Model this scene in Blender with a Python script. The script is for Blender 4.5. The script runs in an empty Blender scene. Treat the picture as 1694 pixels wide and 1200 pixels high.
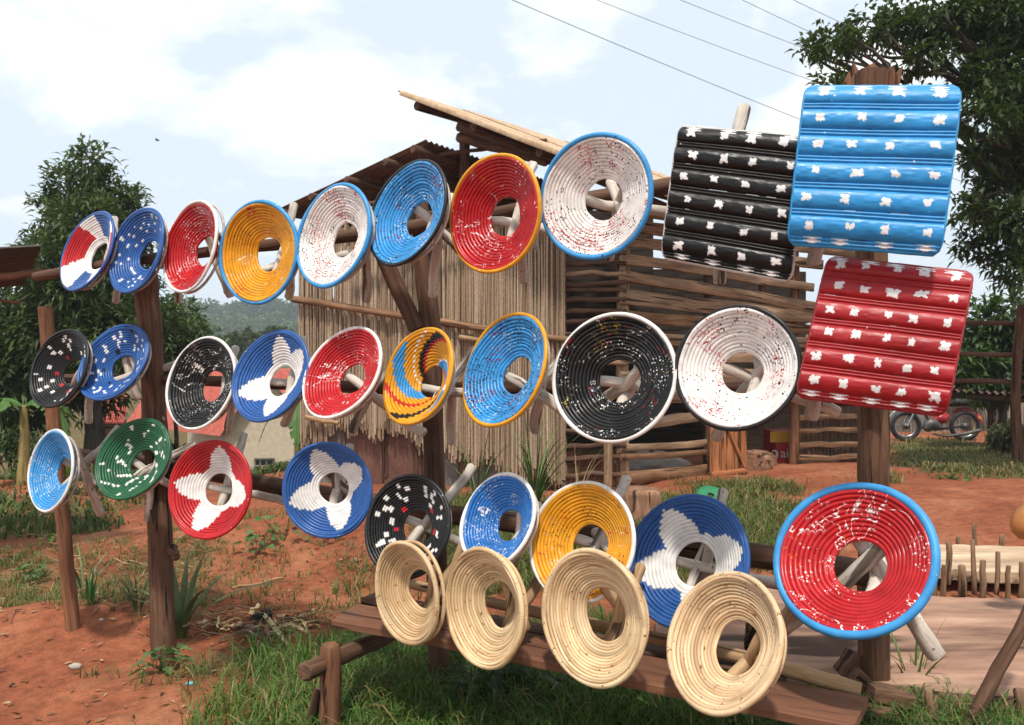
import bpy, math, random
import numpy as np
random.seed(7); rng = np.random.default_rng(7)
scene = bpy.context.scene
C = scene.collection
# ------------------------------------------------------------------ camera, sky, sun, exposure
F, CX, HY, EYE = 1320.0, 847.0, 610.0, 1.38
cam_d = bpy.data.cameras.new('camera'); cam = bpy.data.objects.new('camera', cam_d); C.objects.link(cam)
cam.location = (0, 0, EYE); cam.rotation_euler = (math.pi/2, 0, 0)
cam_d.sensor_width = 36; cam_d.lens = F/1694*36; cam_d.shift_y = 10/1694
cam_d.clip_end = 3000; cam_d.clip_start = 0.05
cam_d.dof.use_dof = True; cam_d.dof.focus_distance = 2.9; cam_d.dof.aperture_fstop = 9.0
scene.camera = cam
SUN_EL, SUN_AZ = math.radians(62), math.atan2(-0.10, -0.99)
w = bpy.data.worlds.new('World'); scene.world = w; w.use_nodes = True
def sky_world():
    nt = w.node_tree; N = nt.nodes; L = nt.links
    bg = N['Background']; bg.inputs['Strength'].default_value = 0.1
    sky = N.new('ShaderNodeTexSky'); sky.sky_type = 'NISHITA'; sky.sun_disc = False
    sky.sun_elevation = SUN_EL; sky.sun_rotation = SUN_AZ; sky.dust_density = 2.5; sky.air_density = 1.0
    tc = N.new('ShaderNodeTexCoord'); mp = N.new('ShaderNodeMapping')
    mp.inputs['Scale'].default_value = (1.0, 1.0, 1.9); mp.inputs['Location'].default_value = (0.37, 0.2, 0.13)
    L.new(tc.outputs['Generated'], mp.inputs[0])
    nz = N.new('ShaderNodeTexNoise'); nz.inputs['Scale'].default_value = 4.6; nz.inputs['Detail'].default_value = 9
    nz.inputs['Roughness'].default_value = 0.52; nz.inputs['Distortion'].default_value = 0.25
    L.new(mp.outputs[0], nz.inputs['Vector'])
    rp = N.new('ShaderNodeValToRGB'); L.new(nz.outputs['Fac'], rp.inputs[0])
    e = rp.color_ramp.elements
    e[0].position = 0.485; e[0].color = (0.0,)*3+(1,); e[1].position = 0.635; e[1].color = (1, 1, 1, 1)
    # thin high veil over everything: pale blue-white
    veil = N.new('ShaderNodeMix'); veil.data_type = 'RGBA'; veil.inputs[0].default_value = 0.80
    L.new(sky.outputs[0], veil.inputs[6]); veil.inputs[7].default_value = (7.5, 8.5, 9.3, 1)
    mx = N.new('ShaderNodeMix'); mx.data_type = 'RGBA'
    L.new(rp.outputs[0], mx.inputs[0]); L.new(veil.outputs[2], mx.inputs[6]); mx.inputs[7].default_value = (10.2, 10.2, 10.1, 1)
    L.new(mx.outputs[2], bg.inputs['Color'])
sky_world()
sun_d = bpy.data.lights.new('sun', 'SUN'); sun = bpy.data.objects.new('sun', sun_d); C.objects.link(sun)
sun_d.energy = 3.3; sun_d.angle = math.radians(4.0); sun_d.color = (1.0, 0.95, 0.87)
sd = np.array([math.sin(SUN_AZ)*math.cos(SUN_EL), math.cos(SUN_AZ)*math.cos(SUN_EL), math.sin(SUN_EL)])
from mathutils import Vector
sun.rotation_euler = Vector(sd).to_track_quat('Z', 'Y').to_euler(); sun.location = (6, -6, 12)
scene.view_settings.view_transform = 'Standard'; scene.view_settings.look = 'None'
scene.view_settings.gamma = 1; scene.view_settings.exposure = 0.34
scene.view_settings.use_curve_mapping = False
# ------------------------------------------------------------------ helpers
def nrm(v): v = np.asarray(v, float); return v/np.linalg.norm(v)
def P(px, py, z): return np.array([(px-CX)/F*z, z, EYE-(py-HY)/F*z])
def G(px, py, h): return P(px, py, F*(EYE-h)/(py-HY))
def hash2(i, j, s=0):
    n = np.sin(i*127.1+j*311.7+s*74.7)*43758.5453
    return n-np.floor(n)
def vnoise(x, y, s=0):
    x = np.asarray(x, float); y = np.asarray(y, float)
    i = np.floor(x); j = np.floor(y); u = x-i; v = y-j; u = u*u*(3-2*u); v = v*v*(3-2*v)
    return (hash2(i, j, s)*(1-u)+hash2(i+1, j, s)*u)*(1-v)+(hash2(i, j+1, s)*(1-u)+hash2(i+1, j+1, s)*u)*v
def fbm(x, y, s=0, o=4):
    t = 0; a = .5
    for k in range(o): t = t+a*vnoise(x*2**k, y*2**k, s+k); a *= .5
    return t
MOUNDS = []   # x, y, radius x, radius y, height
def ground_h(x, y):
    x = np.asarray(x, float); y = np.asarray(y, float)
    fade = np.clip((14-y)/6, 0, 1)*np.clip((y+4)/4, 0, 1)
    h = 0.06*np.clip(x, -4, 4)*fade
    h = h+(fbm(x*.9, y*.9, 3)-.47)*.10+(fbm(x*4, y*4, 9)-.47)*.035*np.clip((25-y)/10, 0, 1)
    h = h-np.clip((y-10.8)*.22, 0, 3.6)*np.clip((-x-2.9)/1.6, 0, 1)*np.clip((60-y)/20, 0, 1)
    for (a, b, ra, rb, hh) in MOUNDS:
        h = h+hh*np.exp(-((x-a)/ra)**2-((y-b)/rb)**2)
    return h
def GG(px, py):
    z = F*EYE/(py-HY)
    for _ in range(12):
        q = P(px, py, z); z = .5*z+.5*F*(EYE-float(ground_h(q[0], z)))/(py-HY)
    q = P(px, py, z); q[2] = float(ground_h(q[0], q[1])); return q
for (px, py, ra, rb, hh) in [(430, 880, 1.6, .8, .22), (40, 1000, .9, .45, .16), (1320, 812, 2.2, .5, .07), (620, 860, 1.0, .7, .12)]:
    q = P(px, py, F*EYE/(py-HY)); MOUNDS.append((q[0], q[1], ra, rb, hh))
ORG = {}
class MB:
    def __init__(s): s.v = []; s.c = []; s.w = []; s.f = []; s.n = 0
    def add(s, v, f, col=None, wc=None):
        v = np.asarray(v, float).reshape(-1, 3); k = len(v)
        if col is None: col = np.ones((k, 3))*.5
        col = np.asarray(col, float)
        if col.ndim == 1: col = np.tile(col, (k, 1))
        s.v.append(v); s.c.append(col); s.w.append(v if wc is None else np.asarray(wc, float))
        if not isinstance(f, (list, tuple)) or (len(f) and not isinstance(f[0], np.ndarray)): f = [np.asarray(f, int)]
        for a in f:
            if len(a): s.f.append(np.asarray(a, int)+s.n)
        s.n += k
        return s
    def build(s, name, mat, parent=None, smooth=True, origin=None, kind=None):
        v = np.concatenate(s.v); c = np.concatenate(s.c); wc = np.concatenate(s.w)
        if parent is not None: o0 = ORG[parent.name]
        elif origin is not None: o0 = np.asarray(origin, float)
        else: o0 = np.array([(v[:, 0].min()+v[:, 0].max())/2, (v[:, 1].min()+v[:, 1].max())/2, v[:, 2].min()])
        me = bpy.data.meshes.new(name); me.vertices.add(len(v)); me.vertices.foreach_set('co', (v-o0).astype(np.float32).ravel())
        lv = np.concatenate([a.ravel() for a in s.f]); tot = np.concatenate([np.full(len(a), a.shape[1]) for a in s.f])
        st = np.concatenate([[0], np.cumsum(tot)[:-1]])
        me.loops.add(len(lv)); me.loops.foreach_set('vertex_index', lv.astype(np.int32))
        me.polygons.add(len(tot)); me.polygons.foreach_set('loop_start', st.astype(np.int32))
        me.polygons.foreach_set('use_smooth', np.full(len(tot), bool(smooth)))
        me.update(calc_edges=True); me.validate()
        a = me.attributes.new('col', 'FLOAT_COLOR', 'POINT')
        a.data.foreach_set('color', np.concatenate([c, np.ones((len(c), 1))], 1).astype(np.float32).ravel())
        a = me.attributes.new('wc', 'FLOAT_VECTOR', 'POINT'); a.data.foreach_set('vector', wc.astype(np.float32).ravel())
        me.materials.append(mat)
        o = bpy.data.objects.new(name, me); C.objects.link(o)
        if parent is not None: o.parent = parent
        else: o.location = o0
        ORG[o.name] = o0
        if kind: o['kind'] = kind
        return o
def thing(name, label, cat, loc, group=None):
    o = bpy.data.objects.new(name, None); C.objects.link(o); o.location = loc; o.empty_display_size = .1
    ORG[o.name] = np.asarray(loc, float); tag(o, label, cat, group); return o
def tag(o, label, cat, group=None):
    o['label'] = label; o['category'] = cat
    if group: o['group'] = group
    return o
def setting(o, label=None):
    o['kind'] = 'structure'
    if label: o['label'] = label
    return o
def frames(pts, up):
    pts = np.asarray(pts, float); t = np.gradient(pts, axis=0); t /= np.linalg.norm(t, axis=1)[:, None]
    up = np.asarray(up, float)
    if up.ndim == 1: up = np.tile(up, (len(pts), 1))
    a = np.cross(t, up); ln = np.linalg.norm(a, axis=1)
    a[ln < 1e-4] = np.cross(t[ln < 1e-4], [1, .01, 0]); a /= np.linalg.norm(a, axis=1)[:, None]
    b = np.cross(a, t); return t, a, b
def sweep(m, pts, prof, up=(0, 0, 1), scale=None, col=None, closed=False, caps=True, wob=0):
    """prof: k x 2 closed outline in the (side, up) plane; scale: per-point factor"""
    pts = np.asarray(pts, float); n = len(pts); prof = np.asarray(prof, float); k = len(prof)
    t, a, b = frames(pts, up)
    if closed:
        tt = np.roll(pts, -1, 0)-np.roll(pts, 1, 0); tt /= np.linalg.norm(tt, axis=1)[:, None]
        u = np.asarray(up, float); u = np.tile(u, (n, 1)) if u.ndim == 1 else u
        a = np.cross(tt, u); a /= np.linalg.norm(a, axis=1)[:, None]; b = np.cross(a, tt)
    sc = np.ones(n) if scale is None else np.asarray(scale, float)
    pr = prof[None]*sc[:, None, None]
    if wob: pr = pr*(1+(rng.random((n, k, 1))-.5)*wob)
    v = pts[:, None]+a[:, None]*pr[..., :1]+b[:, None]*pr[..., 1:]
    d = np.concatenate([[0], np.cumsum(np.linalg.norm(np.diff(pts, axis=0), axis=1))])+rng.random()*50
    wc = np.concatenate([pr, np.tile(d[:, None, None], (1, k, 1))], 2)
    i = np.arange(n if closed else n-1)[:, None]*k; i2 = (i+k) % (n*k); j = np.arange(k)[None]; j2 = (j+1) % k
    q = np.stack([i+j, i+j2, i2+j2, i2+j], -1).reshape(-1, 4)
    fs = [q]
    v = v.reshape(-1, 3); wc = wc.reshape(-1, 3)
    if caps and not closed:
        v = np.concatenate([v, v[:k], v[(n-1)*k:n*k], pts[:1], pts[-1:]]); wc = np.concatenate([wc, wc[:k], wc[(n-1)*k:n*k], [[0, 0, d[0]]], [[0, 0, d[-1]]]])
        jj = np.arange(k); b0 = n*k
        fs += [np.stack([np.full(k, b0+2*k), b0+(jj+1) % k, b0+jj], -1), np.stack([np.full(k, b0+2*k+1), b0+k+jj, b0+k+(jj+1) % k], -1)]
    if col is not None and np.ndim(col) == 2 and len(col) == n:
        col = np.repeat(np.asarray(col), k, 0)
        if caps and not closed: col = np.concatenate([col, col[:k], col[-k:], col[:1], col[-1:]])
    m.add(v, fs, col, wc); return m
def circ(r, k=8, ry=None):
    t = np.arange(k)*2*math.pi/k; return np.stack([np.cos(t)*r, np.sin(t)*(ry or r)], -1)
def rect(w_, h_, b=None):
    b = min(w_, h_)*.12 if b is None else b; x, y = w_/2, h_/2
    return np.array([[-x+b, -y], [x-b, -y], [x, -y+b], [x, y-b], [x-b, y], [-x+b, y], [-x, y-b], [-x, -y+b]])
def line(p, q, n=6, wob=0):
    t = np.linspace(0, 1, n)[:, None]; r = np.asarray(p)*(1-t)+np.asarray(q)*t
    if wob:
        for k in (1, 2, 3, 5): r = r+wob*(rng.random(3)-.5)*2/k**.8*np.sin(t*math.pi*k+(rng.random()-.5)*.6)*np.sin(t*math.pi).clip(0)**.3
        if n > 4: r[1:-1] += (rng.random((n-2, 3))-.5)*.25*wob
    return r
def log(m, p, q, r, r2=None, n=9, k=10, wob=.15, bend=.01, round_end=True, col=None):
    r2 = r if r2 is None else r2
    L = np.linalg.norm(np.asarray(q)-np.asarray(p)); pts = line(p, q, n, bend)
    s = np.linspace(r, r2, n)/r
    if round_end:
        d = nrm(np.asarray(q)-np.asarray(p)); e = min(.3*r, .1*L)
        pts = np.concatenate([[pts[0]-d*e*.0], pts[0:1]+d*e, pts[1:-1], pts[-1:]-d*e, [pts[-1]]])
        s = np.concatenate([[s[0]*.82], s[:1], s[1:-1], s[-1:], [s[-1]*.82]])
    sweep(m, pts, circ(r, k), up=(.13, .31, 1) if abs(nrm(np.asarray(q)-np.asarray(p))[2]) < .9 else (1, .1, 0), scale=s, wob=wob, col=col); return m
def plank(m, p, q, wdt, th, up=(0, 0, 1), n=7, bend=.004, wob=.06, col=None):
    return sweep(m, line(p, q, n, bend), rect(wdt, th), up=up, wob=wob, col=col)
# ------------------------------------------------------------------ materials
def new_mat(name):
    m = bpy.data.materials.new(name); m.use_nodes = True; nt = m.node_tree
    return m, nt.nodes, nt.links, nt.nodes['Principled BSDF']
def attr(N, a, out='Vector'):
    n = N.new('ShaderNodeAttribute'); n.attribute_name = a; return n.outputs[out]
def noise(N, L, vec, scale, detail=5, rough=.55, dist=0):
    n = N.new('ShaderNodeTexNoise'); n.inputs['Scale'].default_value = scale; n.inputs['Detail'].default_value = detail
    n.inputs['Roughness'].default_value = rough; n.inputs['Distortion'].default_value = dist
    if vec is not None: L.new(vec, n.inputs['Vector'])
    return n.outputs['Fac']
def ramp(N, L, fac, stops):
    r = N.new('ShaderNodeValToRGB'); e = r.color_ramp.elements
    while len(e) < len(stops): e.new(.5)
    for k, (p, c) in enumerate(stops):
        e[k].position = p; e[k].color = (c, c, c, 1) if np.isscalar(c) else (*c, 1)
    L.new(fac, r.inputs[0]); return r.outputs[0]
def mix(N, L, fac, a, b, mode='MIX'):
    n = N.new('ShaderNodeMix'); n.data_type = 'RGBA'; n.blend_type = mode
    for s, x in ((0, fac), (6, a), (7, b)):
        if isinstance(x, bpy.types.NodeSocket): L.new(x, n.inputs[s])
        else: n.inputs[s].default_value = x if s == 0 else ((*x, 1) if len(x) == 3 else x)
    return n.outputs[2]
def math_(N, L, op, a, b=0.0):
    n = N.new('ShaderNodeMath'); n.operation = op
    for s, x in ((0, a), (1, b)):
        if isinstance(x, bpy.types.NodeSocket): L.new(x, n.inputs[s])
        else: n.inputs[s].default_value = x
    return n.outputs[0]
def mapping(N, L, vec, scale=(1, 1, 1), loc=(0, 0, 0)):
    n = N.new('ShaderNodeMapping'); n.inputs['Scale'].default_value = scale; n.inputs['Location'].default_value = loc
    L.new(vec, n.inputs[0]); return n.outputs[0]
def bump(N, L, bs, h, strength=.3, dist=.01):
    b = N.new('ShaderNodeBump'); b.inputs['Strength'].default_value = strength; b.inputs['Distance'].default_value = dist
    L.new(h, b.inputs['Height']); L.new(b.outputs[0], bs.inputs['Normal'])
def wood(name, dark, mid, light, grain=55, along=4, rough=.85, bs=.5, fleck=None, cracks=True):
    m, N, L, B = new_mat(name); wc = attr(N, 'wc')
    v = mapping(N, L, wc, (grain, grain, along)); g = noise(N, L, v, 1.0, 7, .65, .6)
    v2 = mapping(N, L, wc, (9, 9, 2.2)); g2 = noise(N, L, v2, 1.0, 5, .6)
    c = ramp(N, L, g, [(.28, dark), (.48, mid), (.72, light)])
    c = mix(N, L, 1.0, c, ramp(N, L, g2, [(.3, .62), (.7, 1.22)]), 'MULTIPLY')
    # long drying cracks
    ck = noise(N, L, mapping(N, L, wc, (grain*.55, grain*.55, along*.35)), 1.0, 3, .5, .3)
    cr = ramp(N, L, ck, [(.36, 1), (.40, 0)])
    if cracks: c = mix(N, L, cr, c, tuple(x*.35 for x in dark))
    else: cr = math_(N, L, 'MULTIPLY', cr, 0.0)
    if fleck:
        s = noise(N, L, wc, 70, 2); c = mix(N, L, ramp(N, L, s, [(.66, 0), (.70, 1)]), c, fleck)
    L.new(c, B.inputs['Base Color']); B.inputs['Roughness'].default_value = rough; B.inputs['Specular IOR Level'].default_value = .25
    bump(N, L, B, math_(N, L, 'SUBTRACT', g, math_(N, L, 'MULTIPLY', cr, .8)), bs, .006); return m
M = {}
M['post'] = wood('weathered post wood', (.055, .026, .015), (.125, .062, .036), (.21, .115, .07))
M['bark'] = wood('grey tree bark', (.030, .022, .016), (.065, .050, .038), (.11, .088, .068))
M['shadedboard'] = wood('boards darkened for room shade', (.018, .011, .008), (.035, .022, .015), (.06, .04, .028))  # near-black colour paints in the unlit room behind the slats
M['rail'] = wood('dark rail wood', (.045, .022, .013), (.10, .05, .03), (.17, .095, .06))
M['brownpole'] = wood('red brown pole wood', (.09, .036, .018), (.18, .078, .038), (.26, .125, .068))
M['pale'] = wood('pale peeled wood', (.30, .235, .18), (.52, .45, .38), (.66, .60, .53), 40, 5, .8, .35, (.22, .10, .09))
M['natural'] = wood('natural stick wood', (.22, .12, .055), (.40, .25, .13), (.55, .38, .21), 45, 5)
M['plank'] = wood('hut plank wood', (.10, .048, .022), (.215, .112, .056), (.33, .19, .105), 45, 3)
M['roughplank'] = wood('grey brown plank wood', (.13, .075, .042), (.30, .185, .108), (.44, .30, .195), 40, 3)
M['board'] = wood('red brown bench board', (.10, .04, .022), (.17, .072, .038), (.23, .105, .06), 30, 2.0, .7, .25)
M['door'] = wood('orange door wood', (.22, .075, .025), (.36, .135, .05), (.47, .20, .085), 35, 2.5, .75, .3)
M['cane'] = wood('tan cane', (.46, .28, .12), (.66, .46, .235), (.78, .60, .36), 14, 7, .42, .2, (.24, .11, .045), False)
for _i, _f in enumerate(((.92, .86, .80), (1.0, .97, .93), (1.04, 1.02, 1.0), (1.0, .96, .96))): M['cane%d' % _i] = wood('tan cane tone', *[tuple(min(.9, a*b) for a, b in zip(c_, _f)) for c_ in ((.40, .23, .10), (.66, .48, .28), (.80, .65, .43))], 22, 5, .45, .3, (.22, .10, .04), False)
M['slab'] = wood('broad timber slab', (.20, .11, .075), (.33, .185, .125), (.44, .275, .185), 7, 1.6, .9, .5)
M['paleslab'] = wood('pale timber slab', (.30, .19, .12), (.48, .33, .21), (.62, .48, .33), 12, 1.6, .9, .4)
M['stake'] = wood('stake wood', (.11, .055, .03), (.24, .14, .08), (.38, .25, .15), 45, 4)
M['dirtwood'] = wood('muddy stump wood', (.14, .065, .035), (.25, .125, .07), (.36, .22, .14), 25, 4)
def flat(name, col, rough=.6, nscale=30, var=.25, metal=0, spec=.4, b=.15, coords='wc'):
    m, N, L, B = new_mat(name); wc = attr(N, 'wc'); g = noise(N, L, wc, nscale, 6)
    lo = tuple(x*(1-var) for x in col); hi = tuple(min(1, x*(1+var)) for x in col)
    L.new(ramp(N, L, g, [(.3, lo), (.7, hi)]), B.inputs['Base Color']); B.inputs['Roughness'].default_value = rough
    B.inputs['Metallic'].default_value = metal; B.inputs['Specular IOR Level'].default_value = spec
    if b: bump(N, L, B, g, b, .004)
    return m
def rusty(name, c1, c2, c3, rough=.7):
    m, N, L, B = new_mat(name); wc = attr(N, 'wc')
    g = noise(N, L, wc, 2.3, 8, .65, .5); g2 = noise(N, L, wc, 25, 4)
    c = ramp(N, L, g, [(.3, c1), (.5, c2), (.7, c3)]); c = mix(N, L, 1.0, c, ramp(N, L, g2, [(.3, .75), (.7, 1.2)]), 'MULTIPLY')
    L.new(c, B.inputs['Base Color']); B.inputs['Roughness'].default_value = rough; bump(N, L, B, g2, .2, .003); return m
M['shadedrust'] = rusty('rusty iron darkened for shade', (.03, .018, .013), (.05, .03, .022), (.07, .045, .035))  # darker copy of the rust colours, painting in the eave's shaded underside
M['rust'] = rusty('rusty corrugated iron', (.10, .055, .035), (.17, .10, .068), (.24, .16, .11))
M['tanroof'] = rusty('dusty tan roofing', (.34, .21, .115), (.47, .32, .19), (.56, .42, .28))
M['rustpanel'] = rusty('red brown iron panel', (.085, .035, .022), (.13, .055, .035), (.17, .08, .055))
M['redroof'] = rusty('red painted roof iron', (.40, .075, .05), (.50, .11, .075), (.55, .16, .11))
M['beige'] = flat('beige plaster', (.52, .43, .31), .9, 6, .15)
M['greyiron'] = rusty('grey iron', (.10, .085, .075), (.16, .14, .125), (.22, .19, .165))
def tinted(name, rough=.6, trans=.3, spec=.3, nscale=9, var=(.75, 1.25)):
    m, N, L, B = new_mat(name); c = attr(N, 'col', 'Color'); g = noise(N, L, attr(N, 'wc'), nscale, 3)
    c = mix(N, L, 1.0, c, ramp(N, L, g, [(.3, var[0]), (.7, var[1])]), 'MULTIPLY')
    L.new(c, B.inputs['Base Color']); B.inputs['Roughness'].default_value = rough; B.inputs['Specular IOR Level'].default_value = spec
    if trans:
        t = N.new('ShaderNodeBsdfTranslucent'); L.new(mix(N, L, 1.0, c, (1.25, 1.35, .6), 'MULTIPLY'), t.inputs['Color'])
        s = N.new('ShaderNodeMixShader'); s.inputs[0].default_value = trans
        L.new(B.outputs[0], s.inputs[1]); L.new(t.outputs[0], s.inputs[2]); L.new(s.outputs[0], N['Material Output'].inputs[0])
    return m
M['leaf'] = tinted('leaf', .55, .28, .35)
M['grass'] = tinted('grass blade', .6, .3, .3)
M['reed'] = tinted('dry reed', .85, 0, .2, 40, (.7, 1.2))
M['dry'] = tinted('dry litter', .9, .1, .15, 30)
M['hill'] = tinted('hill canopy', .9, 0, .1, .05, (.8, 1.2))
def paint(name, specks=(), streak=None, rough=.34, scalloped=0.0):
    m, N, L, B = new_mat(name); wc = attr(N, 'wc'); c = attr(N, 'col', 'Color')
    g = noise(N, L, wc, 26, 5); c = mix(N, L, 1.0, c, ramp(N, L, g, [(.3, .84), (.7, 1.10)]), 'MULTIPLY')
    c = mix(N, L, 1.0, c, ramp(N, L, noise(N, L, wc, 6, 4, .6), [(.3, .82), (.65, 1.08)]), 'MULTIPLY')
    for k, (rgb, sc, th, mk) in enumerate(specks):
        vv = mapping(N, L, wc, (1, 1, 1), (k*3.1+.7, k*1.7, k*.9))
        vo = N.new('ShaderNodeTexVoronoi'); vo.inputs['Scale'].default_value = sc; L.new(vv, vo.inputs['Vector'])
        sep = N.new('ShaderNodeSeparateColor'); L.new(vo.outputs['Color'], sep.inputs[0])
        d = math_(N, L, 'SUBTRACT', math_(N, L, 'MULTIPLY', math_(N, L, 'POWER', sep.outputs[0], 2.2), th), vo.outputs['Distance'])
        f = math_(N, L, 'GREATER_THAN', d, 0.0)
        nm = noise(N, L, vv, 8.5, 3, .6); f = math_(N, L, 'MULTIPLY', f, ramp(N, L, nm, [(mk-.02, 0), (mk+.05, 1)]))
        c = mix(N, L, f, c, rgb)
    if streak:
        rgb, wd, mk = streak
        vv = mapping(N, L, wc, (1, 1, 1), (5.3, 2.2, 1.1))
        nn = noise(N, L, vv, 7, 3, .6, 1.2); d = math_(N, L, 'ABSOLUTE', math_(N, L, 'SUBTRACT', nn, .5))
        f = math_(N, L, 'LESS_THAN', d, wd); fl = noise(N, L, mapping(N, L, wc, (1, 1, 1), (1, 9, 4)), 5, 2)
        br = noise(N, L, wc, 120, 2)
        f = math_(N, L, 'MULTIPLY', math_(N, L, 'MULTIPLY', f, math_(N, L, 'GREATER_THAN', fl, mk)), math_(N, L, 'GREATER_THAN', br, .40))
        c = mix(N, L, f, c, rgb)
    L.new(c, B.inputs['Base Color']); B.inputs['Roughness'].default_value = rough; B.inputs['Specular IOR Level'].default_value = .36
    L.new(ramp(N, L, g, [(.3, rough-.08), (.7, rough+.14)]), B.inputs['Roughness'])
    bump(N, L, B, noise(N, L, wc, 90, 3), .12, .003); return m
WH = (.78, .75, .71); RD = (.46, .014, .018); YE = (.70, .31, .012); BK = (.011, .010, .010); BL = (.026, .098, .31); LB = (.045, .28, .60)
GR = (.018, .10, .042); RB = (.035, .24, .46)
M['p_plain'] = paint('gloss paint')
M['p_white_specks'] = paint('gloss paint, white specks', [((.6, .57, .54), 160, .6, .52), (WH, 70, .34, .59)], (WH, .007, .58))
M['p_red_specks'] = paint('gloss paint, red and black specks', [(RD, 190, .85, .525), (BK, 130, .50, .47), (YE, 150, .65, .64), (RD, 80, .4, .66)])
M['p_mixed'] = paint('gloss paint, mixed specks', [(WH, 160, .6, .53), (BK, 150, .7, .48), ((.2, .01, .06), 130, .8, .56)])
M['p_yellow'] = paint('gloss paint, red splashes', [(RD, 110, .75, .59), (BK, 140, .5, .52), ((.35, .28, .2), 90, .5, .58), (WH, 150, .5, .62)], ((.8, .7, .5), .004, .6))
M['p_drip'] = paint('gloss paint, white drips', [(WH, 140, .5, .55), (YE, 150, .5, .64), (WH, 50, .30, .62)], (WH, .008, .56), .3)
M['p_black'] = paint('gloss black, specks', [(WH, 150, .5, .52), ((.12, .01, .01), 60, .7, .60), ((.45, .36, .03), 170, .55, .62)], ((.5, .5, .5), .004, .6), .3)
M['panel_black'] = paint('gloss black panel paint', [((.8, .8, .8), 60, .25, .62)], None, .34)
M['panel_black'].node_tree.nodes['Principled BSDF'].inputs['Specular IOR Level'].default_value = .25
M['panel'] = paint('gloss panel paint', [((.8, .8, .8), 60, .25, .62)], None, .40)
# ------------------------------------------------------------------ ground
def sm(x, a, b): t = np.clip((x-a)/(b-a), 0, 1); return t*t*(3-2*t)
def box_(px, py, x0, x1, y0, y1, f=25): return sm(px, x0-f, x0+f)*(1-sm(px, x1-f, x1+f))*sm(py, y0-f*.7, y0+f*.7)*(1-sm(py, y1-f*.7, y1+f*.7))
def grass_density(x, y):
    """0..1 cover of grass on the yard, laid out in plan from the photograph"""
    x = np.asarray(x, float); y = np.asarray(y, float); yy = np.maximum(y, .6)
    px = CX+F*x/yy; py = HY+F*EYE/yy
    wx = (fbm(x*1.3, y*1.3, 51)-.47); wy = (fbm(x*1.3, y*1.3, 63)-.47); px = px+wx*230; py = py+wy*70
    d = box_(px, py, 470, 1500, 1085, 1500, 40)*1.0
    d = np.maximum(d, box_(px, py, 540, 1090, 1010, 1120, 20)*.75)
    d = np.maximum(d, box_(px, py, 1470, 2100, 1140, 1600, 18))
    d = np.maximum(d, box_(px, py, 340, 540, 1050, 1110, 25)*.55)
    d = np.maximum(d, box_(px, py, 300, 500, 1100, 1600, 30)*.28)
    d = np.maximum(d, box_(px, py, -60, 340, 880, 1000, 20)*.48)
    d = np.maximum(d, box_(px, py, 110, 330, 1085, 1118, 10)*.30)
    d = np.maximum(d, box_(px, py, 300, 640, 880, 1010, 25)*.22)
    d = np.maximum(d, box_(px, py, 740, 1300, 826, 985, 16)*.85)
    d = np.maximum(d, box_(px, py, 1470, 3000, 738, 828, 9)*.9)
    d = np.maximum(d, sm(py, 776, 756)*(px < 1150)*.9)
    d = np.maximum(d, box_(px, py, -900, 200, 795, 848, 12)*.7)
    d = d*np.clip(.35+1.3*fbm(x*2.2, y*2.2, 21), 0, 1.25)
    on_slab = (x > .5) & (y > 3.05-.293*(x-.56)) & (y < 4.9)
    return np.clip(d, 0, 1)*(y > .4)*~on_slab
def make_ground():
    ys = np.concatenate([np.linspace(-40, 0, 12), np.geomspace(.5, 30, 330), np.geomspace(31, 1600, 60)])
    us = np.linspace(-1, 1, 300); us = np.sign(us)*(.55*np.abs(us)+.45*np.abs(us)**3)
    Y, U = np.meshgrid(ys, us, indexing='ij'); X = U*(np.abs(Y)*1.5+5)
    Z = ground_h(X, Y); Z = Z-np.clip(Y-22, 0, 60)*.03
    n, k = X.shape; v = np.stack([X, Y, Z], -1).reshape(-1, 3)
    i = np.arange(n-1)[:, None]*k; j = np.arange(k-1)[None]
    q = np.stack([i+j, i+j+1, i+k+j+1, i+k+j], -1).reshape(-1, 4)
    g = grass_density(X, Y); g = np.maximum(g, sm(Y, 15, 20)*.95).reshape(-1)
    col = np.stack([g, g*0, g*0], -1)
    m, N, L, B = new_mat('red earth'); wc = attr(N, 'wc')
    a = noise(N, L, wc, 1.1, 8, .62, .3); b = noise(N, L, wc, 14, 7, .7); c3 = noise(N, L, wc, 75, 4, .6)
    soil = ramp(N, L, a, [(.32, (.19, .053, .025)), (.50, (.28, .088, .041)), (.68, (.365, .15, .078))])
    soil = mix(N, L, 1.0, soil, ramp(N, L, b, [(.28, .55), (.62, 1.2)]), 'MULTIPLY')
    soil = mix(N, L, ramp(N, L, c3, [(.62, 0), (.72, .6)]), soil, (.42, .27, .17))
    soil = mix(N, L, ramp(N, L, c3, [(.28, .7), (.38, 0)]), soil, (.09, .035, .02))
    thatch = ramp(N, L, b, [(.3, (.035, .045, .012)), (.55, (.085, .085, .03)), (.75, (.16, .12, .055))])
    sep = N.new('ShaderNodeSeparateColor'); L.new(attr(N, 'col', 'Color'), sep.inputs[0])
    f = math_(N, L, 'ADD', sep.outputs[0], math_(N, L, 'MULTIPLY', math_(N, L, 'SUBTRACT', b, .5), 1.2))
    L.new(mix(N, L, ramp(N, L, f, [(.30, 0), (.72, .8)]), soil, thatch), B.inputs['Base Color'])
    B.inputs['Roughness'].default_value = .95; B.inputs['Specular IOR Level'].default_value = .15
    bump(N, L, B, math_(N, L, 'ADD', math_(N, L, 'MULTIPLY', b, .8), math_(N, L, 'MULTIPLY', c3, .35)), .75, .035)
    o = MB().add(v, q, col).build('ground', m, origin=(0, 0, 0)); setting(o)
make_ground()
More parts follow.
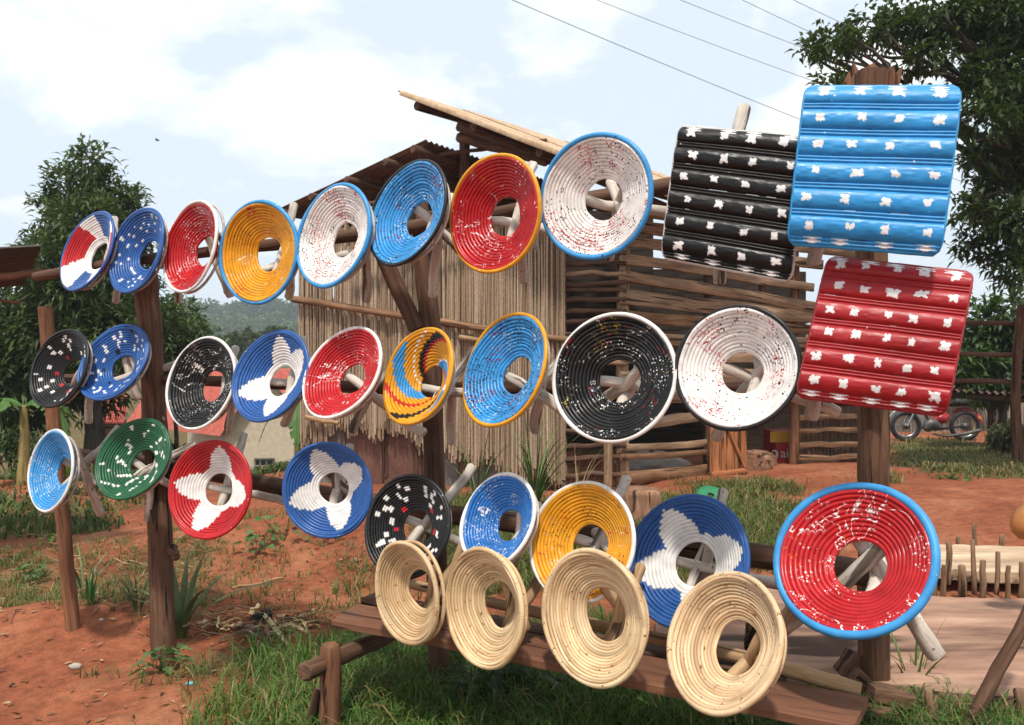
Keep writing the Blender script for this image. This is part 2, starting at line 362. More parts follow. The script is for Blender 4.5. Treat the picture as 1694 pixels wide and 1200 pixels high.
# ------------------------------------------------------------------ leaves
def rand_unit(n):
    v = rng.normal(size=(n, 3)); return v/np.linalg.norm(v, axis=1)[:, None]
def leaves(m, pos, dirs, length, width, tint, droop=.25):
    """folded leaf blades: 6 verts, 4 tris each"""
    n = len(pos); d = dirs/np.linalg.norm(dirs, axis=1)[:, None]
    up = rand_unit(n)*.5+np.array([0, 0, 1.]); s = np.cross(d, up); s /= np.linalg.norm(s, axis=1)[:, None]; nn = np.cross(s, d)
    L = (length*(.65+.7*rng.random(n)))[:, None]; W = (width*(.7+.6*rng.random(n)))[:, None]
    mid = pos+d*L*.45; tip = pos+d*L-np.array([0, 0, 1])*L*droop
    v = np.stack([pos, mid+s*W*.5+nn*W*.15, mid-nn*W*.1, mid-s*W*.5+nn*W*.15, tip], 1)
    b = np.arange(n)[:, None]*5
    f = np.concatenate([b+np.array([[0, 2, 1]]), b+np.array([[0, 3, 2]]), b+np.array([[1, 2, 4]]), b+np.array([[2, 3, 4]])])
    m.add(v.reshape(-1, 3), f, np.repeat(tint, 5, 0)); return m
def tints(n, base, var=.35, warm=.15):
    t = np.tile(np.asarray(base, float), (n, 1))*(1+var*(rng.random((n, 1))*2-1))
    t[:, 0] *= 1+warm*(rng.random(n)*2-.6); return np.clip(t, .002, 1)
def crown(m, blobs, n_clump, per, length, width, base, droop=.25, spread=.16, flat=1.0, shell=.55):
    """blobs: list of (centre, radius, weight). clumps of leaves sit through the outer volume of each blob"""
    cs = []; out = []
    wts = np.array([b[1]**2 for b in blobs]); wts = wts/wts.sum()
    for (c, r), k in zip(blobs, np.maximum(3, (wts*n_clump)).astype(int)):
        u = rand_unit(k); rr = r*(shell+(1.12-shell)*rng.random(k)**.7); cs.append(np.asarray(c)+u*rr[:, None]*np.array([1, 1, flat])); out.append(u)
    cs = np.concatenate(cs); out = np.concatenate(out); n = len(cs)
    ci = np.repeat(np.arange(n), per); k = len(ci)
    ct = 1+.5*(rng.random(n)-.5)
    pos = cs[ci]+rand_unit(k)*spread*rng.random((k, 1)); d = out[ci]*.7+rand_unit(k)*.8+np.array([0, 0, .1])
    t = tints(k, base)*ct[ci][:, None]
    leaves(m, pos, d, length, width, t, droop); return cs
def limb_path(p, q, n=8, sag=.0, wob=.06):
    pts = line(p, q, n, wob); t = np.linspace(0, 1, n); pts[:, 2] += sag*np.sin(t*math.pi); return pts
def make_tree(name, label, base_pt, blobs, trunk_r, n_clump, per, length, width, tint, group=None, fork=.45, droop=.25, spread=.16, flat=1.0, bark='bark', trunk_top=None):
    base_pt = np.asarray(base_pt, float); base_pt[2] = float(ground_h(base_pt[0], base_pt[1])); t = thing(name, label, 'tree', base_pt, group)
    top = np.mean([b[0] for b in blobs], 0) if trunk_top is None else np.asarray(trunk_top, float)
    m = MB(); fk = base_pt*(1-fork)+np.array([top[0], top[1], top[2]])*fork
    sweep(m, limb_path(base_pt-[0, 0, .1], fk), circ(trunk_r, 9), up=(1, .1, 0), scale=np.linspace(1.2, .75, 8), wob=.15)
    sweep(m, limb_path(fk, top), circ(trunk_r, 9), up=(1, .1, 0), scale=np.linspace(.75, .25, 8), wob=.15)
    m.build('trunk', M[bark], t)
    for (c, r) in blobs:
        s = fk+(top-fk)*rng.random()*.6; mm = MB()
        sweep(mm, limb_path(s, c, 7, .1, .1), circ(trunk_r*.30, 6), up=(.2, .1, 1), scale=np.linspace(1, .2, 7), wob=.15)
        for _ in range(3):
            e = np.asarray(c)+rand_unit(1)[0]*r*.9
            sweep(mm, limb_path(np.asarray(c)*.8+s*.2, e, 5, .03, .05), circ(trunk_r*.14, 5), up=(.2, .1, 1), scale=np.linspace(1, .3, 5))
        mm.build('branch', M[bark], t)
    m = MB(); crown(m, blobs, n_clump, per, length, width, tint, droop, spread, flat); m.build('crown', M['leaf'], t, smooth=False)
    return t
# ------------------------------------------------------------------ far wooded hill
def make_hill():
    def hh(x, y):
        prof = 27*np.exp(-((y-330)/95)**2)*(.62+.5*fbm(x*.011+5, y*.004, 31))*(1-.55*sm(x, 40, 400))
        return prof
    xs = np.linspace(-700, 700, 120); ys = np.linspace(140, 560, 40); X, Y = np.meshgrid(xs, ys, indexing='xy')
    Z = hh(X, Y)-2.5; v = np.stack([X, Y, Z], -1).reshape(-1, 3); n, k = X.shape
    i = np.arange(n-1)[:, None]*k; j = np.arange(k-1)[None]; q = np.stack([i+j, i+j+1, i+k+j+1, i+k+j], -1).reshape(-1, 4)
    o = MB().add(v, q, (.04, .06, .025)).build('hill', M['hill'], origin=(0, 330, -3)); setting(o)
    m = MB(); pos = []
    N1 = 520
    y = 215+rng.random(N1)*120; x = -210+rng.random(N1)*190   # seen between stools and hut
    x[:110] = -400+rng.random(110)*800
    x = x*y/300
    for a, b in zip(x, y):
        r = 3.2+2.6*rng.random(); z = float(hh(a, b))-2.5
        k = 130; u = rand_unit(k); u[:, 2] = np.abs(u[:, 2])*1.1-.25
        c = np.array([a, b, z+r*.6]); p = c+u*r*(.75+.35*rng.random((k, 1)))
        base = np.array([(.06, .115, .03), (.045, .09, .028), (.085, .135, .04)])[rng.integers(3)]
        leaves(m, p, u+rand_unit(k)*.6, 1.5, 1.3, tints(k, base, .3), .2)
    o = m.build('hillside_forest', M['leaf'], smooth=False, kind='stuff'); o['label'] = 'distant hillside covered in green forest behind the yard'; o['category'] = 'forest'
make_hill()
# ------------------------------------------------------------------ hut
def inv_lerp_plane(pa, za, pb, zb):
    def f(px, py, dz=0.0):
        iz = 1/za+(px-pa)/(pb-pa)*(1/zb-1/za); return P(px, py, 1/iz+dz)
    return f
GP = inv_lerp_plane(500, 10.2, 1030, 8.7)      # thatched gable wall
SP = inv_lerp_plane(1030, 8.7, 1430, 10.6)     # slatted side wall
RD_ = nrm([.60, .80, 0])                        # ridge direction
hut = thing('reed_hut', 'brown hut with reed thatch front, plank slat side wall and iron roof', 'hut', GG(1000, 812))
def corrugated(m, a, b, c, d, waves, amp=.016, nl=3, thick=.004):
    """sheet with corners a (start) -> b along the ribs, a -> d across; amp normal to sheet"""
    a, b, c, d = map(np.asarray, (a, b, c, d)); k = waves*8+1; nn = nrm(np.cross(b-a, d-a))
    u = np.linspace(0, 1, k); vv = np.linspace(0, 1, nl)
    U, V = np.meshgrid(u, vv, indexing='ij')
    pt = (a*(1-V[..., None])+b*V[..., None])*(1-U[..., None])+(d*(1-V[..., None])+c*V[..., None])*U[..., None]
    pt = pt+nn*(np.sin(U*waves*2*math.pi)*amp)[..., None]
    for s, fl in ((0, False), (thick, True)):
        w_ = (pt+nn*s).reshape(-1, 3); i = np.arange(k-1)[:, None]*nl; j = np.arange(nl-1)[None]
        q = np.stack([i+j, i+nl+j, i+nl+j+1, i+j+1], -1).reshape(-1, 4)
        m.add(w_, q[:, ::-1] if fl else q)
def roof():
    K1 = P(703, 234, 9.0); L1 = P(460, 348, 10.4)
    n = 4; step = RD_*1.05
    for i in range(n):          # left slope: four sheets side by side, lapped
        a = L1+step*i; b = K1+step*i; off = np.array([0, 0, .012*(i % 2)+rng.random()*.01])
        m = MB(); corrugated(m, a+off, b+off+[0, 0, .02*rng.random()], b+step*1.04+off, a+step*1.04+off, 12)
        m.build('roof_sheet', M['rust'], hut)
    for f in (.06, .30, .55, .80, .97):      # purlins under the left slope
        p = L1*(1-f)+K1*f-[0, 0, .085]; m = MB(); log(m, p-RD_*.12+[0, 0, .0], p+RD_*4.2, .05, .045, bend=.02); m.build('purlin', M['rail'], hut)
    H1 = P(657, 150, 9.1); E1 = P(1114, 322, 7.5); r2 = nrm([.63, .776, .042])
    for i in range(4):
        st = r2*1.1; a = H1+st*i; b = E1+st*i; off = np.array([0, 0, .014*(i % 2)])
        m = MB(); corrugated(m, b+off, a+off+[0, 0, .015*rng.random()], a+st*1.05+off, b+st*1.05+off, 8, .012); m.build('upper_roof_sheet', M['tanroof'], hut)
    m = MB(); plank(m, H1*.985+E1*.015-[0, .015, .02], E1-[0, .015, .02], .02, .05, bend=.006); m.build('fascia_strip', M['tanroof'], hut)
    for f in (.07, .30, .55, .80):
        p = H1*(1-f)+E1*f-[0, 0, .09]; m = MB(); log(m, p+r2*.05, p+r2*4.2, .055, .05, bend=.02); m.build('purlin', M['rail'], hut)
    for (x0, y0, x1, y1, z, r) in [(757, 208, 1105, 345, 8.9, .06), (757, 227, 905, 270, 9.0, .055), (690, 262, 905, 232, 9.3, .025), (560, 338, 780, 330, 9.6, .03), (640, 320, 920, 330, 9.1, .03), (560, 352, 930, 352, 9.4, .045)]:
        m = MB(); log(m, P(x0, y0, z), P(x1, y1, z-.3), r, r*.85, bend=.02); m.build('roof_pole', M['rail'], hut)
roof()
def gable():
    # posts
    for (x, y0, y1, dz, r) in [(512, 350, 800, .12, .07), (768, 225, 800, .10, .07), (690, 330, 800, .14, .05), (922, 262, 806, .06, .07), (640, 290, 790, .14, .05)]:
        m = MB(); log(m, GP(x, y1, dz), GP(x, y0, dz), r, r*.9, bend=.02); m.build('wall_post', M['rail'], hut)
    # reed thatch, two layers of thin stems: too fine to pick apart one by one
    def reeds(x0, x1, ytop, ybot, dz, name, step=2.6, jag=26):
        m = MB(); x = x0
        while x < x1:
            x += step*(.6+.8*rng.random()); yb = ybot(x)+(rng.random()-.5)*jag+12*math.sin(x*.11)*math.sin(x*.037); yt = ytop(x)+(rng.random()-.5)*14
            d = dz+(rng.random()-.5)*.06; r = .006+.006*rng.random()
            p = GP(x+(rng.random()-.5)*5, yb, d-.03*rng.random()); q = GP(x+(rng.random()-.5)*9, yt, d)
            c = np.array([(.43, .31, .21), (.35, .24, .155), (.50, .385, .265), (.23, .15, .098)])[rng.choice(4, p=[.42, .28, .18, .12])]*(.85+.3*rng.random())
            sweep(m, line(p, q, 4, .012), circ(r, 4), up=(1, .1, 0), col=c, caps=False)
        m.build(name, M['reed'], hut, smooth=False, kind='stuff')
    yb1 = lambda x: np.interp(x, [495, 560, 600, 640, 665, 700, 760, 800, 850, 925], [725, 712, 700, 722, 700, 735, 748, 760, 785, 792])
    reeds(497, 934, lambda x: np.interp(x, [497, 560, 700, 760, 930], [398, 378, 352, 348, 360]), lambda x: min(yb1(x)+4, 750+.1*(x-500)), .03, 'reed_thatch', 1.4)
    reeds(497, 934, lambda x: 410, yb1, -.03, 'reed_thatch', 1.5, 34)
    reeds(900, 934, lambda x: 372, lambda x: 795, -.10, 'reed_bundle', 1.3, 8)
    for (x0, y0, x1, y1, r) in [(484, 495, 1000, 572, .045), (760, 558, 842, 566, .03), (505, 690, 560, 700, .03)]:
        m = MB(); log(m, GP(x0, y0, -.13), GP(x1, y1, -.13), r, r*.85, bend=.015); m.build('batten', M['natural' if r < .04 else 'plank'], hut)
    # iron panels below the thatch
    xs = [502, 572, 633, 698, 770, 850, 925]
    for i in range(6):
        a, b = xs[i]+1, xs[i+1]-1; d = .12+.02*(i % 2); m = MB()
        vv = [GP(a, 660, d), GP(b, 660, d), GP(b, 815, d), GP(a, 815, d)]
        p, q = (vv[0]+vv[3])/2, (vv[1]+vv[2])/2; h = np.linalg.norm(vv[0]-vv[3])
        sweep(m, line(p, q, 5, .004), rect(.012, h, .003), up=(0, 0, 1), wob=.01); m.build('iron_panel', M['rustpanel' if i in (1, 2, 5) else 'greyiron'], hut, smooth=False)
gable()
def side_wall():
    for (x, y0, y1, r, mt) in [(1031, 300, 815, .075, 'roughplank'), (1005, 640, 815, .05, 'roughplank'), (1170, 330, 806, .05, 'rail'), (1313, 400, 800, .062, 'brownpole'), (1425, 380, 805, .06, 'roughplank'), (1262, 370, 520, .045, 'rail')]:
        m = MB(); log(m, SP(x, y1, .06), SP(x, y0, .06), r, r*.9, bend=.02); m.build('wall_post', M[mt], hut)
    for y in (398, 418, 436, 453, 467, 481, 496, 515, 533, 552, 575, 600, 628, 655, 683, 712, 736, 757, 785):   # round sticks between thatch and corner post
        m = MB(); log(m, GP(922+rng.random()*4, y+1+rng.random()*3, 0), GP(1036, y-2+rng.random()*4, -.07), .028+.014*rng.random(), .026, bend=.02); m.build('stick', M['rail' if y % 3 else 'roughplank'], hut)
    # split planks: left y, right y, thickness px at the corner, right end x
    rows = [(345, 395, 24, 1420), (372, 420, 20, 1420), (398, 438, 18, 1360), (428, 476, 20, 1345), (455, 509, 20, 1350), (490, 530, 26, 1420), (522, 552, 20, 1420), (560, 568, 24, 1420), (592, 590, 20, 1425),
            (626, 618, 24, 1425), (660, 648, 20, 1425), (704, 688, 24, 1168), (741, 733, 15, 1168), (757, 748, 11, 1168), (790, 778, 22, 1170), (812, 799, 14, 1175)]
    for (yl, yr, th, xe) in rows:
        m = MB(); a = SP(1026, yl, -.04-.02*rng.random()); b = SP(xe, yr, -.04); s = th/F*9.2*(.70+.3*rng.random())
        sweep(m, line(a, b, 10, .014), rect(.045, s), up=(0, 0, 1), wob=.16, scale=1+(rng.random(10)-.5)*.2); m.build('plank', M['roughplank' if rng.random() < .55 else 'plank'], hut)
    for y in (692, 714, 738, 757, 781):
        m = MB(); sweep(m, line(SP(1322, y, -.03), SP(1428, y-2, -.03), 7, .02), rect(.035, .07), up=(0, 0, 1), wob=.2); m.build('plank', M['plank'], hut)
    m = MB()
    for x in np.arange(1322, 1428, 2.2): sweep(m, line(SP(x, 800, .06+.03*rng.random()), SP(x+rng.random()*3, 672, .06), 3, .01), circ(.010, 4), up=(1, .1, 0), col=np.array((.16, .10, .065))*(.7+.6*rng.random()), caps=False)
    m.build('reed_screen', M['reed'], hut, smooth=False, kind='stuff')
    # back walls of the room, its shade put into their near-black colour
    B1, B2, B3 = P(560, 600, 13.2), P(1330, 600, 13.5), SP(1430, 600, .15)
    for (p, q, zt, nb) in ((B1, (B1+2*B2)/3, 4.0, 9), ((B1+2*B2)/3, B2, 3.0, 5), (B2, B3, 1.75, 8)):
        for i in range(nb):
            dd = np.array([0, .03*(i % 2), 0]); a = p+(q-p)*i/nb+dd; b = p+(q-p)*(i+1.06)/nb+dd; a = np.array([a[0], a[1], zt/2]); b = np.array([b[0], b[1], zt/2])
            m = MB(); sweep(m, line(a, b, 3), rect(.02, zt+.1*rng.random()), up=(0, 0, 1)); m.build('back_board', M['shadedboard'], hut, smooth=False)
    # open half door of orange boards
    m = MB(); sweep(m, line(P(1178, 786, 9.02), P(1236, 779, 9.02), 3), rect(.02, .065), up=(0, 0, 1)); door = m.build('door', M['door'], hut)
    for i in range(3):
        x0 = 1173+i*21; m = MB(); sweep(m, line(P(x0+10, 808-i*1.5, 9.05), P(x0+10, 700, 9.05), 4), rect(20.3/F*9.05, .025, .004), up=(0, 1, 0)); m.build('door_board', M['door'], door)
    m = MB(); sweep(m, line(P(1203, 706, 9.015), P(1234, 775, 9.015), 3), rect(.02, .03), up=(0, 0, 1)); m.build('door_brace', M['door'], door)
side_wall()
# ------------------------------------------------------------------ far house
def house():
    b = P(430, 610, 26); t = thing('beige_house', 'beige plastered house with red iron roof among the banana plants', 'house', (b[0], b[1], -3.4))
    z = 26
    def wall(name, poly, mat, th=.15):
        a = np.array([P(x, y, z) for x, y in poly]); bk = a+[0, th, 0]; k = len(a); v = np.concatenate([a, bk])
        fs = [np.array([list(range(k))])] if k <= 4 else [np.array([[0, i, i+1] for i in range(1, k-1)])]
        j = np.arange(k); q = np.stack([j, (j+1) % k, (j+1) % k+k, j+k], -1)
        m = MB(); m.add(v, fs+[q]+[f[:, ::-1]+k for f in fs]); return m.build(name, M[mat], t, smooth=False)
    wall('wall', [(372, 880), (500, 880), (500, 690), (436, 622), (372, 690)], 'beige')
    m = MB(); m.add([P(372, 880, 26.02), P(372, 690, 26.02), P(310, 690, 33), P(310, 850, 33)], np.array([[0, 1, 2, 3]])); m.build('side_wall', M['beige'], t, smooth=False)
    m = MB(); a = P(364, 722, 25.6); b_ = P(440, 610, 25.6); dirn = nrm([-.72, .7, 0])*8
    corrugated(m, a, b_, b_+dirn, a+dirn, 36, .03); m.build('roof', M['redroof'], t)
    m = MB(); a = P(512, 716, 25.6); corrugated(m, b_, a, a+[0, 7, 0], b_+[0, 7, 0], 36, .03); m.build('roof', M['redroof'], t)
    w_ = P(440, 772, 25.97); m = MB(); s = 1/F*26
    m.add([P(423, 760, 25.98), P(452, 760, 25.98), P(452, 786, 25.98), P(423, 786, 25.98)], np.array([[0, 1, 2, 3]])); wo = m.build('window', M['glassdark'], t, smooth=False)
    m = MB()
    for x in (422, 431, 441, 453): sweep(m, line(P(x, 787, 25.93), P(x, 759, 25.93), 2), rect(.05, .05), up=(0, 1, 0))
    for y in (759, 771, 787): sweep(m, line(P(421, y, 25.90), P(454, y, 25.90), 2), rect(.05, .05))
    m.build('window_frame', M['greyiron'], wo, smooth=False)
    b2 = P(190, 660, 22); t2 = thing('red_roofed_shed', 'low shed with red iron roof half hidden behind the left tree', 'shed', (b2[0], b2[1], -2.4))
    m = MB(); a = P(148, 700, 21); b_ = P(205, 700, 21.5); c = P(215, 655, 24); d = P(150, 650, 24)
    corrugated(m, b_, c, d, a, 20, .03); m.build('roof', M['redroof'], t2)
    m = MB(); sweep(m, line(P(150, 772, 21.6), P(204, 772, 22.0), 3), rect(.1, 2.6), up=(0, 0, 1)); m.build('wall', M['dirtwood'], t2, smooth=False)
M['glassdark'] = flat('dark window glass', (.03, .035, .04), .15, 3, .2, 0, .6, 0)
house()
# ------------------------------------------------------------------ rack of posts and rails
def rack_z(px): return F/((363+.211*(px-100))/1.14)
def rack():
    for (label, cat, mt, path, r, extra) in [
        ('thin red-brown pole leaning left, at the far end of the rack', 'post', 'brownpole', [(74, 508, 4.42), (80, 600, 4.42), (90, 720, 4.41), (103, 860, 4.40), (124, 1085, 4.38)], .036, None),
        ('thick cracked brown post behind the green stool', 'post', 'post', [(240, 455, 4.1), (248, 560, 4.1), (255, 700, 4.1), (262, 830, 4.1), (271, 1105, 4.1)], .056, None),
        ('tall squared dark post carrying the blue and red panel stools', 'post', 'post', [(1441, 118, 2.95), (1442, 400, 2.95), (1444, 700, 2.95), (1445, 1000, 2.95), (1446, 1205, 2.95)], .047, 'square')]:
        pts = np.array([P(*p) for p in path]); t = np.linspace(0, 1, 26); tt = np.linspace(0, 1, len(pts))
        pts = np.stack([np.interp(t, tt, pts[:, i]) for i in range(3)], -1); pts[1:-1] += (rng.random((24, 3))-.5)*.006
        m = MB(); k = 14; pr = circ(r, k) if not extra else rect(r*2, r*1.8, .014)
        if not extra: pr = pr*(1+.13*np.sin(np.arange(k)*2.1)[:, None])
        sweep(m, pts, pr, up=(0, 1, 0), wob=.05)
        if 'thick' in label: log(m, P(283, 905, 4.06), P(292, 925, 4.02), .03, .018)
        o = m.build('rack_post', M[mt]); tag(o, label, cat, 'posts of the stool rack')
        if 'thin' in label: pass
    # forked middle post with its strut
    b = P(728, 1160, 3.5); t = thing('forked_post', 'dark forked post standing behind the multicoloured striped stool', 'post', b, 'posts of the stool rack')
    m = MB(); pts = np.array([P(x, y, 3.5) for x, y in [(694, 325), (700, 430), (712, 540), (716, 700), (722, 900), (729, 1175)]]); sweep(m, pts, circ(.045, 12), up=(0, 1, 0), wob=.12, scale=[.8, .95, 1, 1, 1, 1.05]); m.build('trunk', M['rail'], t)
    m = MB(); sweep(m, np.array([P(634, 425, 3.5), P(655, 470, 3.49), P(690, 545, 3.48)]), circ(.036, 10), up=(0, 1, 0), wob=.12); m.build('fork', M['rail'], t)
    for (lab, a, c, r, mt) in [
        ('upper dark rail running behind the top row of stools', (60, 458, 4.35), (1470, 262, 2.75), .030, 'rail'),
        ('middle dark rail running behind the second row of stools', (60, 628, 4.45), (1470, 650, 2.85), .030, 'rail'),
        ('lower dark log rail running behind the third row of stools', (120, 752, 4.45), (1475, 958, 2.75), .042, 'rail')]:
        pts = line(P(*a), P(*c), 30); pts[:, 2] += .012*np.sin(np.linspace(0, 9, 30)); pts = pts+(rng.random((30, 3))-.5)*.006
        m = MB(); sweep(m, pts, circ(r, 10), up=(0, 0, 1), wob=.12, scale=np.linspace(.85, 1.1, 30)); o = m.build('rack_rail', M[mt]); tag(o, lab, 'rail', 'rails of the stool rack')
    # splintered wood nailed behind the top of the tall post
    for i, (x0, x1, y, a) in enumerate([(1414, 1462, 103, 0), (1404, 1418, 118, -.12), (1462, 1486, 108, .2)]):
        m = MB(); q = P((x0+x1)/2, 150, 3.06); p = P((x0+x1)/2+a*40, y, 3.06)
        n = 7; u = np.linspace(-.5, .5, n); w0 = (x1-x0)/F*3.06; v = []
        for s, dy in ((0, 0), (0, .02)):
            v += [[q[0]+k*w0, q[1]+dy, q[2]] for k in u]
        for dy in (0, .02): v += [[p[0]+k*w0*1.05, p[1]+dy, p[2]-.012*((j*7+i*3) % 4)] for j, k in enumerate(u)]
        v = np.array(v); f = []
        for j in range(n-1): f += [[j, j+1, 2*n+j+1, 2*n+j], [n+j+1, n+j, 3*n+j, 3*n+j+1], [2*n+j, 2*n+j+1, 3*n+j+1, 3*n+j]]
        f += [[0, 2*n, 3*n, n], [n-1, 2*n-1, 4*n-1, 3*n-1]]
        wc = v[:, [0, 1, 2]]
        m.add(v, np.array(f), None, wc); o = m.build('wood_splint', M['brownpole'], smooth=False)
        tag(o, ['widest splintered board sticking up above the light blue panel stool', 'short narrow splint left of the splintered board on the tall post', 'leaning splint right of the splintered board on the tall post'][i], 'board')
rack()
# ------------------------------------------------------------------ coiled cane stools
BASE = {'W': WH, 'R': RD, 'Y': YE, 'K': BK, 'B': BL, 'L': LB, 'G': GR}
def disc_frame(bb, topx, hole, z):
    x0, x1, y0, y1 = bb; cx, cy = (x0+x1)/2, (y0+y1)/2; hw, hh = (x1-x0)/2, (y1-y0)/2
    cv = (topx-cx)*hh                       # covariance term, x right / y up
    S = np.array([[hw*hw, cv], [cv, hh*hh]])
    ev, V = np.linalg.eigh(S); ev = np.maximum(ev, 4); t = np.linspace(0, 2*math.pi, 64, endpoint=False)
    e = (V[:, :1]*math.sqrt(ev[0]))*np.cos(t)+(V[:, 1:]*math.sqrt(ev[1]))*np.sin(t)
    c = P(cx, cy, z); o = np.array([0, 0, EYE]); rho = np.linalg.norm(c-o); d = (c-o)/rho
    rs = nrm(np.cross(d, [0, 0, 1])); us = np.cross(rs, d)
    def tan_(px, py):
        r = np.array([(px-CX)/F, 1, -(py-HY)/F]); r = r/(r@d); return np.array([r@rs, r@us])
    q = np.array([tan_(cx+a, cy-b) for a, b in e.T]); q0 = q.mean(0); q = q-q0
    ev, V = np.linalg.eigh(q.T@q/len(q)*2); a, b = math.sqrt(ev[1]), math.sqrt(ev[0]); mn = V[:, 0]
    h = tan_(*hole)-q0
    if mn@h < 0: mn = -mn
    ca = min(b/a, .999); sa = math.sqrt(1-ca*ca)
    n = -d*ca-(rs*mn[0]+us*mn[1])*sa; n = nrm(n)
    R = a*rho; dep = np.clip(abs(mn@h)*rho/max(sa, .25), .07, .11)
    e1 = nrm(rs-n*(rs@n)); e2 = np.cross(n, e1)
    return c, n, e1, e2, R, dep
def petals(th, t, angs, wid, tip=.10, full=.80, jag=None):
    """t 0 at rim, 1 at hole: pointed petals growing out of the hole"""
    f = np.clip((t-tip)/(full-tip), 0, 1); wd = wid*1.5*f**.80
    k = np.zeros_like(t, bool)
    for a in angs:
        dd = np.abs((th-a+math.pi) % (2*math.pi)-math.pi); k |= (dd < wd) & (t > tip)
    return k | (t > full)
def pattern(kind, th, t, turn, R, seed):
    r = np.random.default_rng(seed); n = len(th); col = np.tile(np.array(BASE[kind[0]], float), (n, 1))
    if len(kind) == 1: return col
    p = kind[1:]; j = (hash2(np.floor(turn), np.floor(th*3), seed)-.5)
    rho = R*(1-t*.66); x, y = rho*np.cos(th), rho*np.sin(th)
    if p[0] == 'petal':
        tj = t; thj = th+(hash2(turn, 0, seed)-.5)*.05
        col[petals(thj, tj, [math.radians(a) for a in p[1]], p[2], p[3] if len(p) > 3 else .055)] = WH
    elif p[0] == 'tri':
        a = np.degrees(th+(hash2(turn, 0, seed)-.5)*.06+(t-.5)*.35) % 360
        for (a0, a1, c) in p[1]:
            k = (a >= a0) & (a < a1); col[k] = BASE[c]
        col[t > .78] = WH
    elif p[0] == 'dots':
        for i in range(p[1]):
            aa = i*.7548777*6.2832+(r.random()-.5)*.4+seed; rr = R*(.42+.53*((i*.5698403+r.random()*.12) % 1)**.7); cx, cy = rr*math.cos(aa), rr*math.sin(aa)
            tx, ty = -math.sin(aa), math.cos(aa); da = (x-cx)*tx+(y-cy)*ty; dr = (x-cx)*ty*-1+(y-cy)*tx
            dr = (x-cx)*math.cos(aa)+(y-cy)*math.sin(aa)
            col[(np.abs(da) < p[2]*(.7+.6*r.random())+(j*.004)) & (np.abs(dr) < p[3])] = BASE[p[4] if i % 7 else p[5]]
    elif p[0] == 'rowdots':
        for i in range(9):          # dashed arms spiralling inwards
            a0 = i*6.283/9+.2*r.random()
            for q in np.linspace(.06, .92, 12):
                aa = a0+q*p[2]+(r.random()-.5)*.16
                if r.random() < .12: continue
                dd = np.abs((th-aa+math.pi) % (2*math.pi)-math.pi)*rho
                col[(dd < .006+.005*r.random()) & (np.abs(t-q) < .030)] = WH
    elif p[0] == 'swirl':
        s = (th*10/(2*math.pi)-t*2.6+.06*j) % 10; i = s.astype(int); fr = s-i
        table = ['Y', 'K', 'Y', 'L', 'Y', 'Y', 'K', 'Y', 'L', 'Y']
        cc = np.array([BASE[k] for k in table]); col = cc[i]
        col[(fr > .72) & ((i == 0) | (i == 4) | (i == 7))] = np.array(RD)*1.1
        col[(fr < .14) & ((i == 2) | (i == 9))] = WH
        col[(fr > .5) & ((i == 1) | (i == 6))] = np.array(YE)
    return col
STOOLN = [0]
